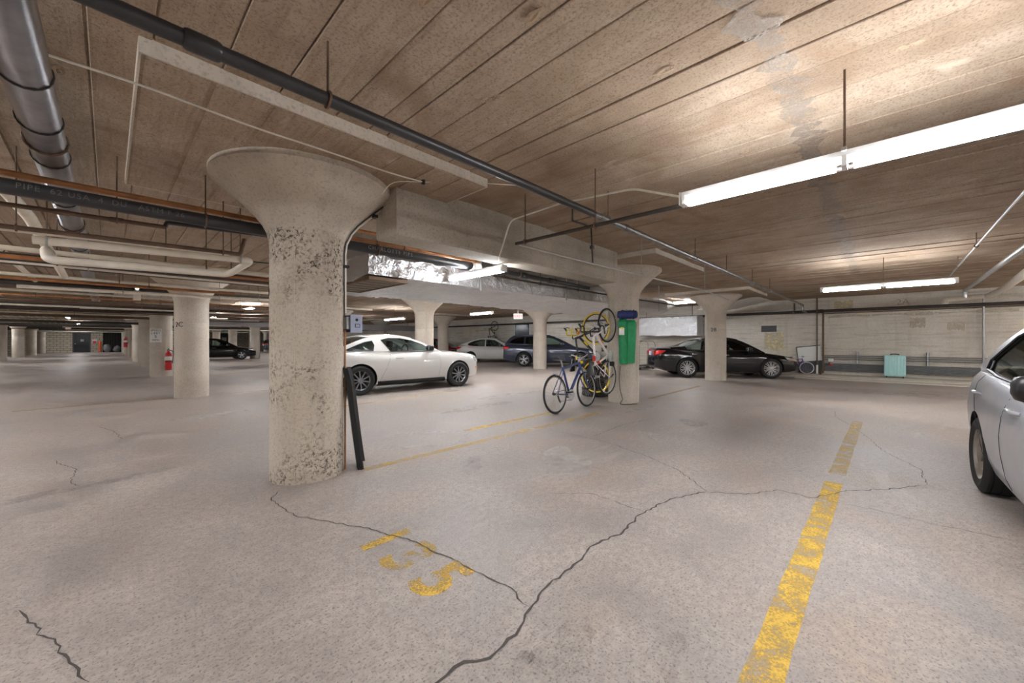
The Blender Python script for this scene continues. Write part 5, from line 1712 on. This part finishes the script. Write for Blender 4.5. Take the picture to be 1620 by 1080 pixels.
# ------------------------------------------------------------------ along the long wall
sc = thing('suitcase', 'mint green hard-shell suitcase standing against the wall', 'suitcase', (17.32, -.26, .10), PI / 2)
MB().bbox(-.25, .25, -.13, .13, .04, .72, .05).build('shell', 'mint', sc, 40)
for k in range(7):
    MB().bbox(-.21 + .07 * k - .012, -.21 + .07 * k + .012, .125, .138, .09, .67, .005).build('rib', 'mint', sc)
MB().tube(smooth_line([(-.09, 0, .715), (-.08, 0, .745), (.08, 0, .745), (.09, 0, .715)], 4), .014, 8).build('handle', 'letter_black', sc, 60)
for xx in (-.19, .19):
    for yy in (-.08, .08):
        MB().lathe([(.026, -.012), (.026, .012)], 14, (xx, yy, .026), 'x').build('wheel', 'letter_black', sc, 40)
MB().tube([(0, .134, .05), (0, .134, .71)], .004, 5).build('zip_seam', 'galvanised', sc)
wb_ = thing('leaning_board', 'white and dark grey board leaning on the wall behind the riser', 'board', (17.47, 1.85, .10), 0)
wb_.rotation_euler = (math.radians(-7), math.radians(6), 0)
MB().bbox(-.012, .012, -.34, .34, .0, .45, .006).build('lower_panel', 'board_grey', wb_)
MB().bbox(-.012, .012, -.34, .34, .45, .98, .006).build('upper_panel', 'board_white', wb_)
MB().bbox(-.018, .018, -.35, .35, .975, 1.0, .005).build('edge_strip', 'letter_black', wb_)
MB().bbox(-.018, .018, .335, .355, .0, 1.0, .005).build('side_strip', 'letter_black', wb_)
ab = thing('alarm_bell', 'small white and red alarm device on the wall conduits', 'alarm', (17.55, 1.33, .42), PI / 2)
MB().bbox(-.07, .07, -.04, .04, .12, .22, .01).build('housing', 'sign_white', ab)
MB().lathe([(.05, .05), (.055, .09), (.05, .12)], 14).build('collar', 'letter_grey', ab, 40)
MB().lathe([(.0, 0), (.05, .005), (.06, .03), (.05, .06)], 14).build('lens', 'exit_red', ab, 40)

# luggage trolley beyond the black sedan
ct = thing('luggage_trolley', 'chrome luggage trolley standing by the wall left of the black sedan', 'trolley', (16.6, 7.75, 0), math.radians(60))
MB().bbox(-.28, .28, -.42, .42, .16, .20, .01).build('deck', 'board_grey', ct)
for xx in (-.26, .26):
    P = [(xx, -.40, .2), (xx, -.40, 1.15), (xx, -.30, 1.27), (xx, .30, 1.27), (xx, .40, 1.15), (xx, .40, .2)]
    MB().tube(elbow_path(P, .08), .016, 8).build('hoop', 'chrome', ct, 60)
for yy in (-.4, .4):
    for zz in (.55, .9):
        MB().tube([(-.26, yy, zz), (.26, yy, zz)], .012, 8).build('cross_bar', 'chrome', ct, 60)
MB().tube([(-.26, 0, 1.27), (.26, 0, 1.27)], .014, 8).build('hanging_rail', 'letter_black', ct, 60)
for xx in (-.22, .22):
    for yy in (-.36, .36):
        MB().lathe([(.075, -.02), (.075, .02)], 18, (xx, yy, .075), 'x').build('wheel', 'rubber', ct, 40)
        MB().box(xx - .03, xx + .03, yy - .03, yy + .03, .10, .16).build('caster', 'galvanised', ct)

# window with white frame on the long wall
w1 = tag(MB().box(X_WALL - .02, X_WALL - .001, 15.5, 16.7, 1.0, 2.32).build('window_1', 'window_dark'), 'dark window with a white frame behind the dark wagon', kind='structure')
wf = MB()
for a in ((15.42, 15.5, .92, 2.4), (16.7, 16.78, .92, 2.4), (15.5, 16.7, 2.32, 2.4), (15.5, 16.7, .92, 1.0)):
    wf.box(X_WALL - .05, X_WALL - .001, a[0], a[1], a[2], a[3])
wf.build('window_frame', 'window_frame', w1)
d4 = tag(MB().box(X_WALL - .03, X_WALL - .001, 14.2, 15.2, 0, 2.2).build('door_4', 'board_grey'), 'grey door beside the window behind the dark wagon', kind='structure')
MB().lathe([(.03, -.05), (.03, 0)], 10, (X_WALL - .03, 14.32, 1.0), 'x').build('door_handle', 'galvanised', d4)
wd = thing('wall_plaque', 'orange winged plaque on the wall above the wagon bonnet', 'plaque', (X_WALL - .02, 12.0, 1.75))
MB().lathe([(.12, -.02), (.12, 0), (.08, .004)], 18, (0, 0, 0), 'x').build('disc', 'sign_orange', wd, 40)
for s in (-1, 1):
    MB().prism([(0, .03), (.25, .12), (.55, .16), (.42, .06), (.15, -.05)], lambda u, v, t, s=s: (t, s * (u + .1), v), -.015, 0).build('wing', 'wall_patch_yellow', wd)
